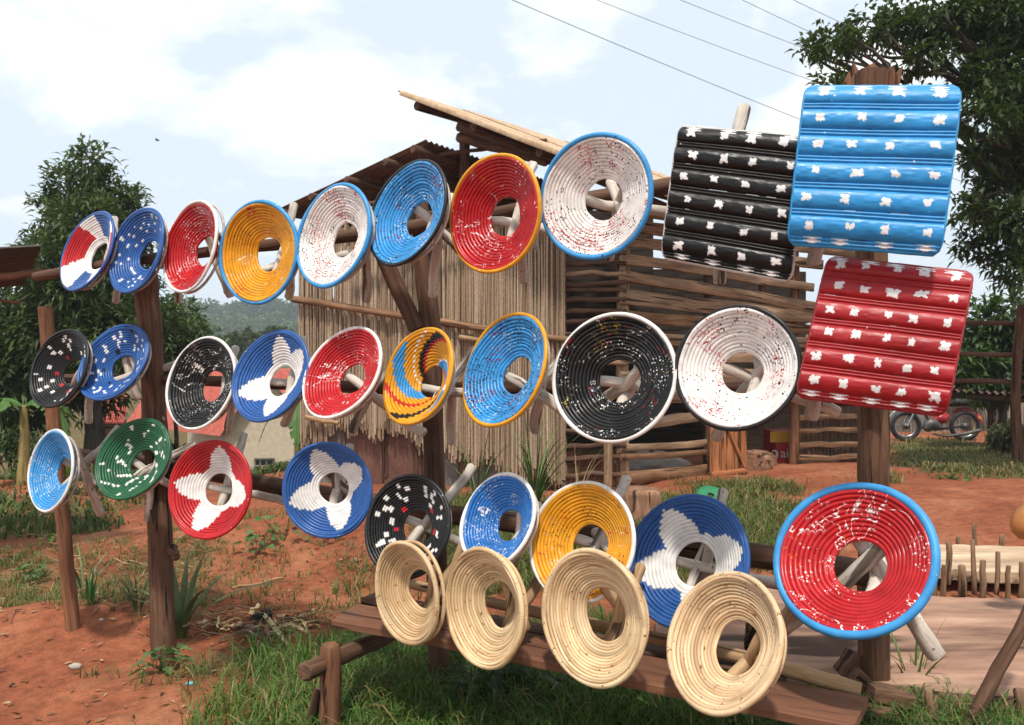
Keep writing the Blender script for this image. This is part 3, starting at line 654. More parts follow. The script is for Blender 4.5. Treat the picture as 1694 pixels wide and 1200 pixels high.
def stool(label, bb, topx, hole, kind, rim, mat, legs, z=None, turns=11, legmat='pale', rh=.375, depth=None, rough_cane=False, legr=.0185, rimr=.0095):
    STOOLN[0] += 1; seed = STOOLN[0]
    cx = (bb[0]+bb[1])/2; z = z or rack_z(cx)
    c, n, e1, e2, R, dep = disc_frame(bb, topx, hole, z)
    if depth: dep = depth
    t_ = thing('cane_stool', label, 'stool', c-n*.1-[0, 0, R], 'natural cane stools on the bench' if rough_cane else 'painted cane stools on the rack')
    def W(x, y, h): return c+np.outer(x, e1)+np.outer(y, e2)+np.outer(h, n)
    Ri = R-rimr*1.2; r_h = R*rh; turns = turns+2; cr = math.hypot(Ri-r_h, dep)/(turns-2)*(.525 if rough_cane else .555); seg = 168 if R < .24 else 190
    N = int(turns*seg); s = np.linspace(0, 1, N); th = -s*turns*2*math.pi+seed; un = s*turns; k = 8
    s = np.clip(s*turns-1, 0, turns-2)/(turns-2); rho = Ri-(Ri-r_h)*s; h = -dep*(.25*s+.75*s**.85)
    slope = math.atan2(dep, Ri-r_h)
    wob = .0034*np.sin(th*2+seed)+.0026*np.sin(th*3+seed*2)+.0010*np.sin(th*7+seed); coil = np.floor(un)
    jit = (hash2(coil, 0, seed)-.5)*cr*.22+cr*.30*(vnoise(th*.8, coil*7.3, seed)-.5)
    pa = np.arange(k)*2*math.pi/k
    rr = (rho+jit*math.sin(slope)*-1)[:, None]*(1+.010*np.sin(th*2+seed))[:, None]+np.cos(pa)*cr
    hh = (h+wob+jit*math.cos(slope))[:, None]+np.sin(pa)*cr*(1.05)
    x = rr*np.cos(th)[:, None]; y = rr*np.sin(th)[:, None]
    v = W(x.ravel(), y.ravel(), hh.ravel())
    i = np.arange(N-1)[:, None]*k; j = np.arange(k)[None]; j2 = (j+1) % k
    q = np.stack([i+j, i+k+j, i+k+j2, i+j2], -1).reshape(-1, 4)
    if rough_cane:
        wc = np.stack([rr+seed, hh, np.repeat((th*rho)[:, None], k, 1)], -1).reshape(-1, 3); col = None
    else:
        thn = np.repeat(np.mod(th, 2*math.pi), k); col = pattern(kind, thn, np.repeat(s, k), np.repeat(coil, k), R, seed)
        wc = np.stack([x, y, hh], -1).reshape(-1, 3)+np.array([seed*1.37, seed*.73, 0])
    MB().add(v, q, col, wc).build('seat_coil', M[mat], t_)
    # rim hoop, second hoop behind it
    hr = .985 if 'slimmest' in label or 'narrow red' in label else .90
    a = np.linspace(0, 2*math.pi, 120, endpoint=False); rw = R*(1+.010*np.sin(a*2+seed)); ring = W(rw*np.cos(a), rw*np.sin(a), .002+.003*np.sin(a*3+seed))
    for nm, pts, rr_, cc in (('rim', ring, rimr, rim), ('back_hoop', W(R*hr*np.cos(a), R*hr*np.sin(a), -.036+.006*np.sin(a+seed)), rimr*.8, None)):
        m = MB(); pr = circ(rr_, 8)
        col = np.array(BASE[rim] if rim else (.5, .4, .3)); sweep(m, pts, pr, up=n, closed=True, caps=False, col=col, wob=.06)
        m.build(nm, M[mat if rough_cane else ('p_plain' if (nm == 'rim' and rim) else 'pale')] if not (nm == 'rim' and rim is not None) else M['p_rim'], t_)
    # struts tying the seat to the legs and three crossed legs
    for li, (ex, ey) in enumerate(legs):
        ray = nrm(P(ex, ey, 1)-[0, 0, EYE]); o = np.array([0, 0, EYE]); back = .31-.04*li
        den = ray@n; tt = ((c-n*back-o)@n)/den if abs(den) > .05 else 99
        E = o+ray*tt; lat = E-(c-n*back)
        if not (0 < tt < 12) or np.linalg.norm(lat) > .46:
            E = P(ex, ey, z+.16)
        lat = (E-c)-n*((E-c)@n); ld = nrm(lat); ld2 = np.cross(n, ld); tr = R*.70; ang = (li-1)*.30
        tip = c-(ld*math.cos(ang)+ld2*math.sin(ang))*tr-n*(dep*(R-tr)/(R-r_h)+cr+legr+.004)
        m = MB(); log(m, E, tip, legr*(1.08-.1*rng.random()), legr*.92, n=12, k=11, wob=.20, bend=.010); m.build('leg', M[legmat], t_)
    return t_
M['p_rim'] = paint('gloss rim paint', [((.85, .85, .85), 90, .35, .6), (BK, 100, .45, .6)], None, .36)
P4 = 'petal'
S = [
 ('red white and blue petal stool, first in the top row', (101, 188, 351, 480), 167, (166, 424), ('B', 'tri', [(8, 62, 'B'), (62, 96, 'W'), (96, 165, 'R'), (165, 218, 'W'), (218, 258, 'B'), (258, 284, 'W'), (284, 345, 'R'), (345, 360, 'W'), (0, 8, 'W')]), 'B', 'p_plain', [(192, 500), (208, 436), (190, 362)]),
 ('royal blue stool with small white dashes, second in the top row', (182, 270, 345, 484), 244, (244, 418), ('B', 'dots', 46, .008, .007, 'W', 'W'), 'B', 'p_plain', [(296, 500), (288, 440), (262, 368)]),
 ('narrow red stool with white rim and white spatter in the top row', (272, 358, 333, 483), 331, (341, 417), ('R',), 'W', 'p_white_specks', [(377, 485), (370, 425), (382, 492)]),
 ('mustard yellow stool with light blue rim', (364, 490, 335, 501), 432, (447, 417), ('Y',), 'L', 'p_yellow', [(478, 493), (487, 338), (535, 408)]),
 ('white stool with light blue rim and faint red specks over the reed wall', (491, 610, 307, 473), 567, (573, 393), ('W',), 'L', 'p_red_specks', [(606, 498), (645, 402), (622, 345)]),
 ('light blue stool with black rim below the iron roof', (610, 736, 267, 438), 697, (692, 361), ('L',), 'K', 'p_mixed', [(715, 490), (775, 425), (748, 325)]),
 ('red stool with yellow rim in the top row', (744, 890, 257, 451), 826, (836, 355), ('R',), 'Y', 'p_drip', [(865, 466), (882, 271), (935, 388)]),
 ('large white stool with light blue rim and red spatter beside the black panel', (894, 1073, 223, 428), 993, (998, 332), ('W',), 'L', 'p_red_specks', [(1008, 428), (1105, 352), (1010, 300)]),
 ('black stool with white and red dabs, first in the middle row', (51, 146, 546, 673), 116, (121, 622), ('K', 'dots', 34, .008, .010, 'W', 'R'), 'K', 'p_plain', [(147, 699), (165, 625), (108, 664)]),
 ('royal blue stool with white dashes in the middle row', (130, 245, 538, 660), 212, (203, 609), ('B', 'dots', 52, .009, .008, 'W', 'K'), 'B', 'p_plain', [(268, 697), (302, 600), (232, 662)]),
 ('black stool with white rim in front of the red roof', (276, 388, 559, 708), 346, (354, 640), ('K',), 'W', 'p_white_specks', [(377, 715), (408, 645), (390, 575)]),
 ('royal blue stool with white petals in the middle row', (385, 509, 548, 695), 465, (467, 632), ('B', P4, (75, 190, 265, 20), .42), 'B', 'p_plain', [(470, 703), (535, 655), (502, 560)]),
 ('red stool with white rim in the middle row', (502, 629, 542, 690), 590, (583, 627), ('R',), 'W', 'p_white_specks', [(583, 713), (702, 718), (640, 618)]),
 ('yellow stool with swirling blue, red and black stripes', (635, 747, 543, 701), 709, (718, 627), ('Y', 'swirl'), 'Y', 'p_plain', [(746, 733), (785, 578), (805, 658)]),
 ('light blue stool with yellow rim', (766, 901, 518, 704), 857, (854, 621), ('L',), 'Y', 'p_mixed', [(885, 714), (932, 592), (945, 690)]),
 ('large black stool with white rim in the middle row', (913, 1114, 519, 728), 1022, (1027, 625), ('K',), 'W', 'p_black', [(1058, 600), (1128, 655), (1000, 660)]),
 ('large white stool with black rim beside the red panel', (1114, 1320, 508, 708), 1223, (1230, 615), ('W',), 'K', 'p_red_specks', [(1184, 726), (1388, 683), (1265, 560)]),
 ('small pale blue stool with cream rim, first in the lower row', (48, 120, 712, 845), 92, (106, 779), ('L',), 'W', 'p_white_specks', [(167, 852), (198, 706), (162, 800)]),
 ('green stool with white dashes', (159, 281, 693, 824), 239, (235, 771), ('G', 'rowdots', 1, .9), 'G', 'p_plain', [(244, 862), (322, 734), (285, 803)]),
 ('red stool with four white petals', (280, 414, 729, 890), 353, (361, 807), ('R', P4, (76, 168, 245, 345), .40), 'R', 'p_plain', [(404, 718), (485, 833), (370, 850)]),
 ('royal blue stool with four white petals above the red soil', (469, 613, 733, 889), 540, (551, 813), ('B', P4, (110, 33, 200, 290), .45), 'B', 'p_plain', [(580, 737), (612, 835), (560, 850)]),
 ('black stool with white dabs above the first tan stool', (605, 742, 786, 955), 681, (692, 873), ('K', 'dots', 40, .009, .011, 'W', 'R'), 'K', 'p_plain', [(782, 771), (775, 905), (690, 905)]),
 ('medium blue stool with white rim and white spatter in the lower row', (762, 883, 784, 936), 838, (842, 874), ('L2',), 'W', 'p_white_specks', [(885, 905), (890, 835), (850, 930)]),
 ('mustard yellow stool with white rim and red splashes', (875, 1046, 798, 995), 966, (978, 896), ('Y',), 'W', 'p_yellow', [(1038, 790), (1045, 925), (985, 880)]),
 ('large royal blue stool with white petals behind the last tan stool', (1037, 1233, 818, 1036), 1139, (1146, 927), ('B', P4, (116, 8, 190, 285), .46), 'B', 'p_plain', [(1197, 812), (1295, 968), (1155, 975)]),
 ('largest red stool with thick light blue rim at the right end', (1279, 1539, 799, 1047), 1412, (1416, 936), ('R',), 'L', 'p_drip', [(1552, 1088), (1452, 912), (1292, 1042)]),
]
BASE['L2'] = (.028, .16, .46)
def all_stools():
    for i, (lab, bb, tx, hole, kind, rim, mat, legs) in enumerate(S):
        if kind[0] == 'L2': kind = ('L2',)
        last = i == len(S)-1; zz = {8: 4.0, 17: 3.98, 24: 2.74}.get(i)
        stool(lab, bb, tx, hole, kind, rim, mat, legs, z=zz, turns=10 if last else (13 if kind[0] == 'K' and rim == 'K' else 11), legr=.026 if last else .0195, rimr=.013 if last else (.0095 if rim == 'L' else .0078))
    T = [('slimmest tan cane stool at the left end of the bench', (622, 722, 897, 1065), 662, (698, 976), [(766, 902), (700, 1052), (735, 990)]),
         ('tan cane stool on the bench, second from the left', (738, 861, 907, 1103), 792, (828, 1000), [(896, 950), (835, 1090), (870, 1040)]),
         ('tan cane stool on the bench below the yellow stool', (896, 1062, 910, 1132), 968, (997, 1019), [(1060, 935), (990, 1110), (1050, 1060)]),
         ('tan cane stool at the right end of the bench', (1103, 1288, 947, 1175), 1204, (1219, 1060), [(1312, 1003), (1200, 1150), (1250, 1075)])]
    for i, (lab, bb, tx, hole, legs) in enumerate(T):
        cx = (bb[0]+bb[1])/2; stool(lab, bb, tx, hole, ('W',), None, 'cane%d' % i, legs, z=F/(436+.2025*(cx-549)), turns=12 if i != 2 else 13, legmat='natural', rh=.425, rough_cane=True, rimr=.009, legr=.02)
all_stools()
# ------------------------------------------------------------------ square panel stools
def panel(label, TL, TR, BR, BL_, z, col, edge, rows, cols, legs, seed, bow=.05, dzt=(0, 0, 0, 0)):
    r = np.random.default_rng(seed); c4 = [P(*p, zz) for p, zz in zip((TL, TR, BR, BL_), dzt)]
    a, b, c, d = c4; ctr = (a+b+c+d)/4; n = nrm(np.cross(b-a, d-a)); n = n if n[1] < 0 else -n
    t = thing('panel_stool', label, 'stool', (ctr[0], ctr[1]+.1, min(c[2], d[2])), 'square panel stools on the rack')
    nu, per = 200, rows; nv = per*44+1
    v = np.linspace(0, 1, nv); u = np.linspace(-1, 1, nu)
    # profile across the slats: broad rounded slat, then two thin rods
    f = (v*per) % 1; prof = np.zeros(nv); k = f < .74
    prof[k] = .016*np.sqrt(np.clip(1-((f[k]-.37)/.375)**2, 0, 1))
    for c0 in (.81, .935):
        kk = np.abs(f-c0) < .062; prof[kk] = .008*np.sqrt(np.clip(1-((f[kk]-c0)/.062)**2, 0, 1))
    s = 2*v-1; bend = -bow*np.abs(s)**5
    cor = .105; w_ = np.ones(nv); e = 1-np.abs(s); kk = e < cor*1.6; w_[kk] = 1-cor*.8*(1-np.sqrt(np.clip(1-(1-e[kk]/(cor*1.6))**2, 0, 1)))
    # arc-length: ends foreshorten because they bend away
    U = u[None]*w_[:, None]*.5+.5; V = np.repeat(v[:, None], nu, 1)
    Vp = .5+.5*np.sign(s)*np.abs(s)**1.0; Vp = np.repeat(Vp[:, None], nu, 1)
    base = (a*(1-U[..., None])+b*U[..., None])*(1-Vp[..., None])+(d*(1-U[..., None])+c*U[..., None])*Vp[..., None]
    dis = (prof+bend)[:, None]+.0025*np.sin(U*5+v[:, None]*9+seed)+.0012*vnoise(U*20, V*60, seed)
    pt = base+n*dis[..., None]
    colr = np.tile(np.array(col), (nv*nu, 1)).reshape(nv, nu, 3)
    Wd = np.linalg.norm(b-a); Hd = np.linalg.norm(d-a); wht = np.array((.74, .72, .70))
    for i in range(rows):
        for j in range(cols):
            vc = (i+.37+(r.random()-.5)*.12)/rows; uc = (j+.5+(r.random()-.5)*.18+.12*(i % 2-.5))/cols
            x = (U-uc)*Wd; y = (V-vc)*Hd; ang = np.arctan2(y, x); rad = np.hypot(x, y)
            x, y = x*(.8+.4*r.random()), y*(.9+.35*r.random()); rad = np.hypot(x, y); ang = np.arctan2(y, x); lob = .0116+0*ang
            for kk in (2, 3, 4, 5, 7, 9, 13): lob = lob+.0110*((.16 if kk < 6 else .09)*r.random()+(.12 if kk == 4 else 0))*np.cos(kk*ang+(r.random()*6.3 if kk != 4 else math.pi+(r.random()-.5)))
            lob = lob*(.82+.36*vnoise(x*900, y*250, seed+i+j*3))
            colr[rad < lob*(.95+.3*r.random())] = wht
    for vv in (.02, .975):
        for j in range(cols):
            uc = (j+.5+(r.random()-.5)*.3)/cols; x = np.abs(U-uc)*Wd; y = np.abs(V-vv)*Hd
            colr[(x+.010*np.sin(V*300) < .016) & (y < .009)] = wht
    i = np.arange(nv-1)[:, None]*nu; j = np.arange(nu-1)[None]; q = np.stack([i+j, i+j+1, i+nu+j+1, i+nu+j], -1).reshape(-1, 4)
    fi = np.repeat(np.arange(nv-1), nu-1); fj = np.tile(np.arange(nu-1), nv-1); keep = np.ones(len(q), bool)
    for _ in range(7):            # slits of light between slats
        rr = int(((1+r.integers(rows-1))+.745)*44 % (nv-2)); c0 = r.integers(nu-40); keep[(fi == rr) & (fj > c0) & (fj < c0+8+r.integers(22))] = False
    wc = np.stack([U*Wd, V*Hd, 0*U], -1).reshape(-1, 3)+seed
    m = MB(); m.add(pt.reshape(-1, 3), q[keep], colr.reshape(-1, 3), wc); bk = pt-n*.006
    m.add(bk.reshape(-1, 3), q[keep][:, ::-1], np.array(col)*.8+.02, wc); m.build('slatted_seat', M['panel_black' if col[2] < .0115 and col[0] < .1 else 'panel'], t)
    # edge binding round the outline
    L_ = pt[:, 0]; R_ = pt[:, -1]; loop = np.concatenate([base[::6, 0]+n*(bend[::6, None]-.002), base[-1, ::10]+n*(bend[-1]-.002), base[::-6, -1]+n*(bend[::-6, None]-.002), base[0, ::-10]+n*(bend[0]-.002)])
    keep2 = np.concatenate([[True], np.linalg.norm(np.diff(loop, axis=0), axis=1) > .003]); loop = loop[keep2]
    m = MB(); sweep(m, loop, circ(.0065, 7), up=n, closed=True, caps=False, col=np.array(edge), wob=.25); m.build('edge_binding', M['p_rim'], t)
    for li, (ex, ey, sx, sy) in enumerate(legs):
        zz = (ctr[1])+.16; E = P(ex, ey, zz+.05); q0 = P(sx, sy, zz-.02); m = MB(); log(m, E, q0, .0225, .021, n=8, wob=.13, bend=.005); m.build('leg', M['pale'], t)
    for k, f in enumerate((.3, .72)):
        p0 = (a*(1-f)+d*f)-n*.045; p1 = (b*(1-f)+c*f)-n*.045; m = MB(); log(m, p0*.9+p1*.1, p1*.9+p0*.1, .018, .018); m.build('cross_bar', M['pale'], t)
    return t
panel('black slatted square stool with white dabs beside the blue panel', (1124, 206), (1334, 224), (1308, 464), (1094, 424), 0, (.009, .008, .008), (.55, .50, .45), 6, 4, [(1232, 176, 1205, 300), (1190, 470, 1200, 340), (1120, 380, 1280, 350)], 11, .018, (2.62, 2.46, 2.44, 2.60))
panel('light blue slatted square stool with white dabs, highest of the three', (1334, 138), (1591, 137), (1556, 418), (1304, 399), 0, (.022, .25, .56), (.03, .29, .60), 6, 4, [(1345, 438, 1360, 300), (1400, 400, 1500, 250), (1480, 410, 1430, 250)], 12, .026, (2.38, 2.24, 2.20, 2.35))
panel('red slatted square stool with white dabs below the blue panel', (1372, 420), (1611, 446), (1564, 684), (1318, 652), 0, (.33, .012, .016), (.30, .02, .02), 6, 5, [(1342, 694, 1365, 560), (1400, 640, 1520, 520), (1500, 660, 1440, 520)], 13, .03, (2.42, 2.26, 2.22, 2.36))
# ------------------------------------------------------------------ display bench
def bench():
    Zb = .38; t = thing('display_bench', 'low red-brown plank bench holding the four tan stools', 'bench', GG(900, 1190))
    fl, fr, br, bl = G(549, 1026, Zb), G(1413, 1198, Zb), G(1437, 1150, Zb), G(590, 999, Zb)
    m = MB(); n = 24; u = np.linspace(0, 1, n)[:, None]; f = fl*(1-u)+fr*u; b = bl*(1-u)+br*u
    f[:, 1] += (rng.random(n)-.5)*.006; zz = .006*np.sin(u*5); th = .028
    A = f+np.concatenate([0*u, 0*u, zz], 1); B_ = b+np.concatenate([0*u, 0*u, zz], 1); D = np.array([0, 0, th])
    ch = np.array([0, .004, -.004]); v = np.stack([A-[0, -.0, .004], A+ch+[0, 0, .004], B_, B_-D, A-D], 1).reshape(-1, 3); k = 5
    i = np.arange(n-1)[:, None]*k; j = np.arange(k)[None]; q = np.stack([i+j, i+(j+1) % k, i+k+(j+1) % k, i+k+j], -1).reshape(-1, 4)
    caps = np.array([[0, 1, 2], [0, 2, 3], [0, 3, 4]]); L = np.repeat(np.linalg.norm(f-f[0], axis=1), k)
    wc = np.stack([np.tile([0, .0, .2, .2, .0], n), v[:, 2], L], -1)
    m.add(v, [q, caps[:, ::-1], caps+(n-1)*k], None, wc); m.build('board', M['board'], t, smooth=False)
    m = MB(); sweep(m, line(G(610, 990, Zb-.02), P(1300, 1120, 2.62), 12, .004), rect(.10, .03), up=(0, 0, 1), wob=.06); m.build('back_board', M['rail'], t)
    m = MB(); log(m, P(545, 1230, 2.96), P(547, 1066, 2.96), .040, .037, n=7, k=14, bend=.003); m.build('leg', M['brownpole'], t)
    m = MB(); log(m, P(503, 1113, 2.86), P(665, 1040, 3.5), .035, .032, n=8, bend=.004); m.build('cross_log', M['post'], t)
    m = MB(); log(m, P(1380, 1300, 2.5), P(1388, 1165, 2.5), .04, .04); m.build('leg', M['brownpole'], t)
    m = MB(); plank(m, P(527, 1140, 3.04), P(505, 1240, 3.0), .05, .03, up=(1, 0, 0)); m.build('prop', M['post'], t)
    m = MB(); pts = np.array([P(660, 962, 3.32), P(850, 1005, 3.05), P(1060, 1050, 2.83), P(1250, 1092, 2.66), P(1424, 1143, 2.5)]); t_ = np.linspace(0, 1, 24); tt = np.linspace(0, 1, 5)
    pts = np.stack([np.interp(t_, tt, pts[:, i]) for i in range(3)], -1); sweep(m, pts, circ(.024, 10), up=(0, 0, 1), wob=.12, scale=np.linspace(.8, 1.05, 24)); o = m.build('lean_pole', M['natural']); tag(o, 'long natural pole lying along the back of the bench behind the tan stools', 'pole')
    for (x0, y0, x1, y1, z, w_, h_, lab) in [(1392, 1128, 1420, 1082, 3.0, .10, .07, 'dark wedge of wood leaning on the tall post'), (1412, 1118, 1448, 1150, 2.85, .07, .06, 'short split block in front of the tall post'), (1440, 1146, 1508, 1160, 2.75, .065, .05, 'split wood offcut pointing right by the tall post'), (1436, 1180, 1480, 1186, 2.7, .06, .05, 'lowest offcut by the tall post in the grass'), (1240, 1100, 1243, 1030, 2.95, .04, .03, 'squared upright stick seen through the last tan stool')]:
        m = MB(); plank(m, P(x0, y0, z), P(x1, y1, z), w_, h_, n=5, wob=.2); o = m.build('wood_block', M['post'], smooth=False); tag(o, lab, 'wood')
bench()
# ------------------------------------------------------------------ timber slabs on stakes (right)
def slabs():
    def slab(lab, poly, h, th, name):
        m = MB(); p = np.array([G(x, y, h) for x, y in poly]); n = 30
        # poly given as far edge (left->right) then near edge (left->right)
        k = len(p)//2; far = np.stack([np.interp(np.linspace(0, 1, n), np.linspace(0, 1, k), p[:k, i]) for i in range(3)], -1); near = np.stack([np.interp(np.linspace(0, 1, n), np.linspace(0, 1, k), p[k:, i]) for i in range(3)], -1)
        far[:, 1] += (rng.random(n)-.5)*.03; near[:, 1] += (rng.random(n)-.5)*.03; ks = 10; s = np.linspace(0, 1, ks)
        g = near[None]*(1-s[:, None, None])+far[None]*s[:, None, None]
        g[..., 2] += .012*np.sin(s*math.pi)[:, None]+.008*(vnoise(g[..., 0]*3, g[..., 1]*6, 5)-.5)
        top = g.reshape(-1, 3); i = np.arange(ks-1)[:, None]*n; j = np.arange(n-1)[None]; q = np.stack([i+j, i+j+1, i+n+j+1, i+n+j], -1).reshape(-1, 4)
        wc = np.stack([g[..., 1], g[..., 2], g[..., 0]], -1).reshape(-1, 3); N_ = len(top)
        edge = np.concatenate([np.arange(n), np.arange(1, ks)*n+n-1, (ks-1)*n+np.arange(n-2, -1, -1), np.arange(ks-2, 0, -1)*n]); low = top[edge]-[0, 0, th]; e = np.arange(len(edge))
        side = np.stack([edge, N_+e, N_+(e+1) % len(e), edge[(e+1) % len(e)]], -1)
        m.add(np.concatenate([top, low]), [q, side], None, np.concatenate([wc, wc[edge]+[0, 0.05, 0]])); o = m.build(name, M['paleslab' if 'pale' in lab else 'slab'], smooth=False); tag(o, lab, 'timber slab')
    slab('broad pinkish timber slab laid low behind the bench and tall post', [(1085, 985), (1300, 970), (1545, 986), (1760, 992), (1085, 1092), (1300, 1108), (1545, 1142), (1760, 1162)], .24, .07, 'timber_slab')
    slab('pale narrow timber slab propped on stakes at the right edge', [(1500, 898), (1620, 903), (1900, 908), (1500, 936), (1620, 945), (1900, 958)], .27, .06, 'timber_slab')
    st = [(1548, 905, 935, 7), (1568, 897, 945, 10), (1545, 938, 972, 10), (1560, 935, 968, 9), (1592, 935, 975, 13), (1611, 893, 962, 8), (1626, 927, 977, 10), (1649, 913, 962, 8), (1668, 936, 983, 8), (1692, 930, 975, 12), (1660, 885, 903, 9), (1544, 885, 900, 7), (1586, 888, 902, 7), (1689, 1140, 1168, 20), (1536, 1142, 1160, 14), (1614, 866, 900, 7)]
    for i, (x, y0, y1, w_) in enumerate(st):
        z = 4.2+rng.random()*.08 if 915 < y1 < 1000 else (2.7 if y1 > 1000 else 5.15); m = MB(); lean = (rng.random()-.5)*9
        log(m, P(x+lean*.3, y1+(22 if y1 < 1000 else 40), z), P(x-lean*.6, y0, z), w_/F*z/2, w_/F*z/2*.9, n=5, k=8, bend=.006); o = m.build('stake', M['stake'])
        fr = sorted([s_[0] for s_ in st if s_[2] > 940 and s_[2] < 1000]); bk = sorted([s_[0] for s_ in st if s_[2] <= 940]); nth = ['first', 'second', 'third', 'fourth', 'fifth', 'sixth', 'seventh', 'eighth', 'ninth', 'tenth']
        lab = ('short stake in the grass by the front of the broad slab, %s' % ('nearest the tall post' if x < 1600 else 'at the right edge') if y1 > 1000 else '%s rough stake from the left along the front of the pale narrow slab' % nth[fr.index(x)] if y1 > 940 else '%s stub stake from the left behind the pale narrow slab' % nth[bk.index(x)])
        tag(o, lab, 'stake', 'short stakes around the timber slabs')
    m = MB(); log(m, P(1725, 955, 2.75), P(1592, 1235, 2.62), .019, .024, n=10, bend=.008); o = m.build('leaning_stick', M['rail']); tag(o, 'dark leaning stick in the lower right corner', 'stick')
slabs()
# ------------------------------------------------------------------ gourd, contents of the hut
def lathe(m, c, prof, k=20, axis=(0, 0, 1), col=None, caps=True):
    ax = nrm(axis); a = nrm(np.cross(ax, [.3, 1, .2])); b = np.cross(ax, a); t = np.arange(k)*2*math.pi/k; prof = np.asarray(prof, float)
    v = np.asarray(c)+(a*np.cos(t)[:, None]+b*np.sin(t)[:, None])[None]*prof[:, 0, None, None]+ax*prof[:, 1, None, None]
    n = len(prof); i = np.arange(n-1)[:, None]*k; j = np.arange(k)[None]; q = np.stack([i+j, i+(j+1) % k, i+k+(j+1) % k, i+k+j], -1).reshape(-1, 4)
    m.add(v.reshape(-1, 3), q, col); return m
M['gourd'] = flat('gourd skin', (.42, .17, .05), .45, 12, .3)
M['sack'] = flat('pale sack cloth', (.42, .38, .33), .9, 40, .2)
M['redbox'] = flat('red crate plastic', (.30, .02, .02), .5, 6, .15)
M['yellowband'] = flat('yellow band', (.42, .24, .02), .5, 6, .1)
M['whiteprint'] = flat('white print', (.55, .52, .5), .6, 30, .1)
M['rubber'] = flat('black rubber', (.018, .018, .02), .6, 20, .3)
M['chrome'] = flat('dull chrome', (.45, .45, .45), .3, 10, .1, .9)
M['redtank'] = flat('red bike paint', (.34, .015, .02), .3, 8, .2, 0, .6, .05)
M['engine'] = flat('engine alloy', (.12, .11, .10), .5, 30, .4, .6)
M['wire'] = flat('power line', (.16, .16, .17), .6, 5, .1)
M['stone'] = flat('pale stone', (.42, .36, .30), .9, 20, .3)
M['teal'] = flat('teal plastic', (.16, .42, .45), .4, 10, .2)
M['greenpaint'] = flat('green paint', (.025, .17, .07), .4, 10, .2)
def misc():
    m = MB(); c = P(1697, 862, 3.6); lathe(m, c, [(0.002, -.085), (.03, -.08), (.055, -.055), (.062, -.02), (.055, .025), (.035, .055), (.018, .075), (.012, .10), (.002, .11)]); o = m.build('gourd', M['gourd']); tag(o, 'orange-brown gourd cut off by the right edge', 'gourd')
    m = MB(); log(m, P(1700, 836, 3.6), P(1745, 610, 3.55), .004, .004, n=5, bend=0); o = m.build('gourd_string', M['natural']); tag(o, 'thin cord holding the gourd at the right edge', 'cord')
    m = MB(); log(m, P(1745, 560, 3.55), P(1752, 1250, 3.5), .04, .045); o = m.build('gourd_post', M['post']); tag(o, 'post just outside the right edge that the gourd hangs from', 'post')
    # red printed crate in the doorway
    z = 10.55; t = thing('printed_crate', 'red crate with yellow band and white lettering inside the hut doorway', 'crate', P(1296, 800, z))
    def face(x0, x1, y0, y1, zz, th):
        m = MB(); a, b = P((x0+x1)/2, y1, zz), P((x0+x1)/2, y0, zz); sweep(m, line(a, b, 2), rect((x1-x0)/F*zz, th, .004), up=(0, 1, 0)); return m
    face(1273, 1326, 712, 800, z, .5).build('box', M['redbox'], t, smooth=False)
    face(1274, 1325, 714, 732, z-.254, .006).build('band', M['yellowband'], t, smooth=False)
    m = MB(); aa = np.linspace(3.3, -1.3, 22); cc = P(1281, 752, z-.262)
    sweep(m, np.stack([cc[0]+np.cos(aa)*.034, np.full(22, cc[1]), cc[2]+np.sin(aa)*.048], -1), circ(.016, 6, .004), up=(0, 1, 0), scale=np.linspace(.25, 1.4, 22)**1.3); m.build('swirl_logo', M['whiteprint'], t)
    for txt, px, py, sz, mt in (('air', 1291, 757, .17, 'whiteprint'), ('mo', 1291, 778, .15, 'redprint')):
        cu = bpy.data.curves.new('lettering', 'FONT'); cu.body = txt; cu.size = sz; cu.extrude = .002
        ob = bpy.data.objects.new('lettering', cu); C.objects.link(ob); q = P(px, py, z-.262); ob.location = q; ob.rotation_euler = (math.pi/2, 0, 0)
        bpy.context.view_layer.update(); dg = bpy.context.evaluated_depsgraph_get(); me = bpy.data.meshes.new_from_object(ob.evaluated_get(dg)); me.materials.clear(); me.materials.append(M[mt])
        bpy.data.objects.remove(ob); o = bpy.data.objects.new('lettering', me); C.objects.link(o); o.parent = t; o.location = Vector(q)-t.location; o.rotation_euler = (math.pi/2, 0, 0)
    m = MB(); log(m, P(1246, 772, 9.7), P(1262, 768, 10.2), .20, .19, n=5, k=18, bend=.0); o = m.build('round_log', M['dirtwood']); tag(o, 'fat sawn log lying in the hut doorway', 'log')
    m = MB(); c = P(1078, 766, 9.5); q = rand_unit(500); s = c+q*np.array([.42, .2, .13])*(1+.18*np.sin(q[:, :1]*7+q[:, 2:]*9)); 
    U, V = np.meshgrid(np.linspace(0, 2*math.pi, 25), np.linspace(-1.5, 1.5, 13), indexing='ij'); x = np.cos(V)*np.cos(U); y = np.cos(V)*np.sin(U); zz = np.sin(V); r_ = 1+.16*np.sin(x*7+2)*np.cos(zz*8)+.1*np.sin(y*9)
    v = np.stack([c[0]+x*.42*r_, c[1]+y*.2*r_, c[2]+zz*.14*r_], -1).reshape(-1, 3); i = np.arange(24)[:, None]*13; j = np.arange(12)[None]; qd = np.stack([i+j, i+13+j, i+14+j, i+j+1], -1).reshape(-1, 4)
    m.add(v, qd); o = m.build('crumpled_sack', M['sack']); tag(o, 'pale crumpled sack behind the lower slats of the hut', 'sack')
    b = GG(1060, 862); m = MB(); log(m, b-[0, 0, .05], b+[0, 0, .28], .20, .17, n=7, k=16, wob=.2); o = m.build('chopped_stump', M['dirtwood']); tag(o, 'squat muddy chopping stump between the yellow stool and the hut', 'stump')
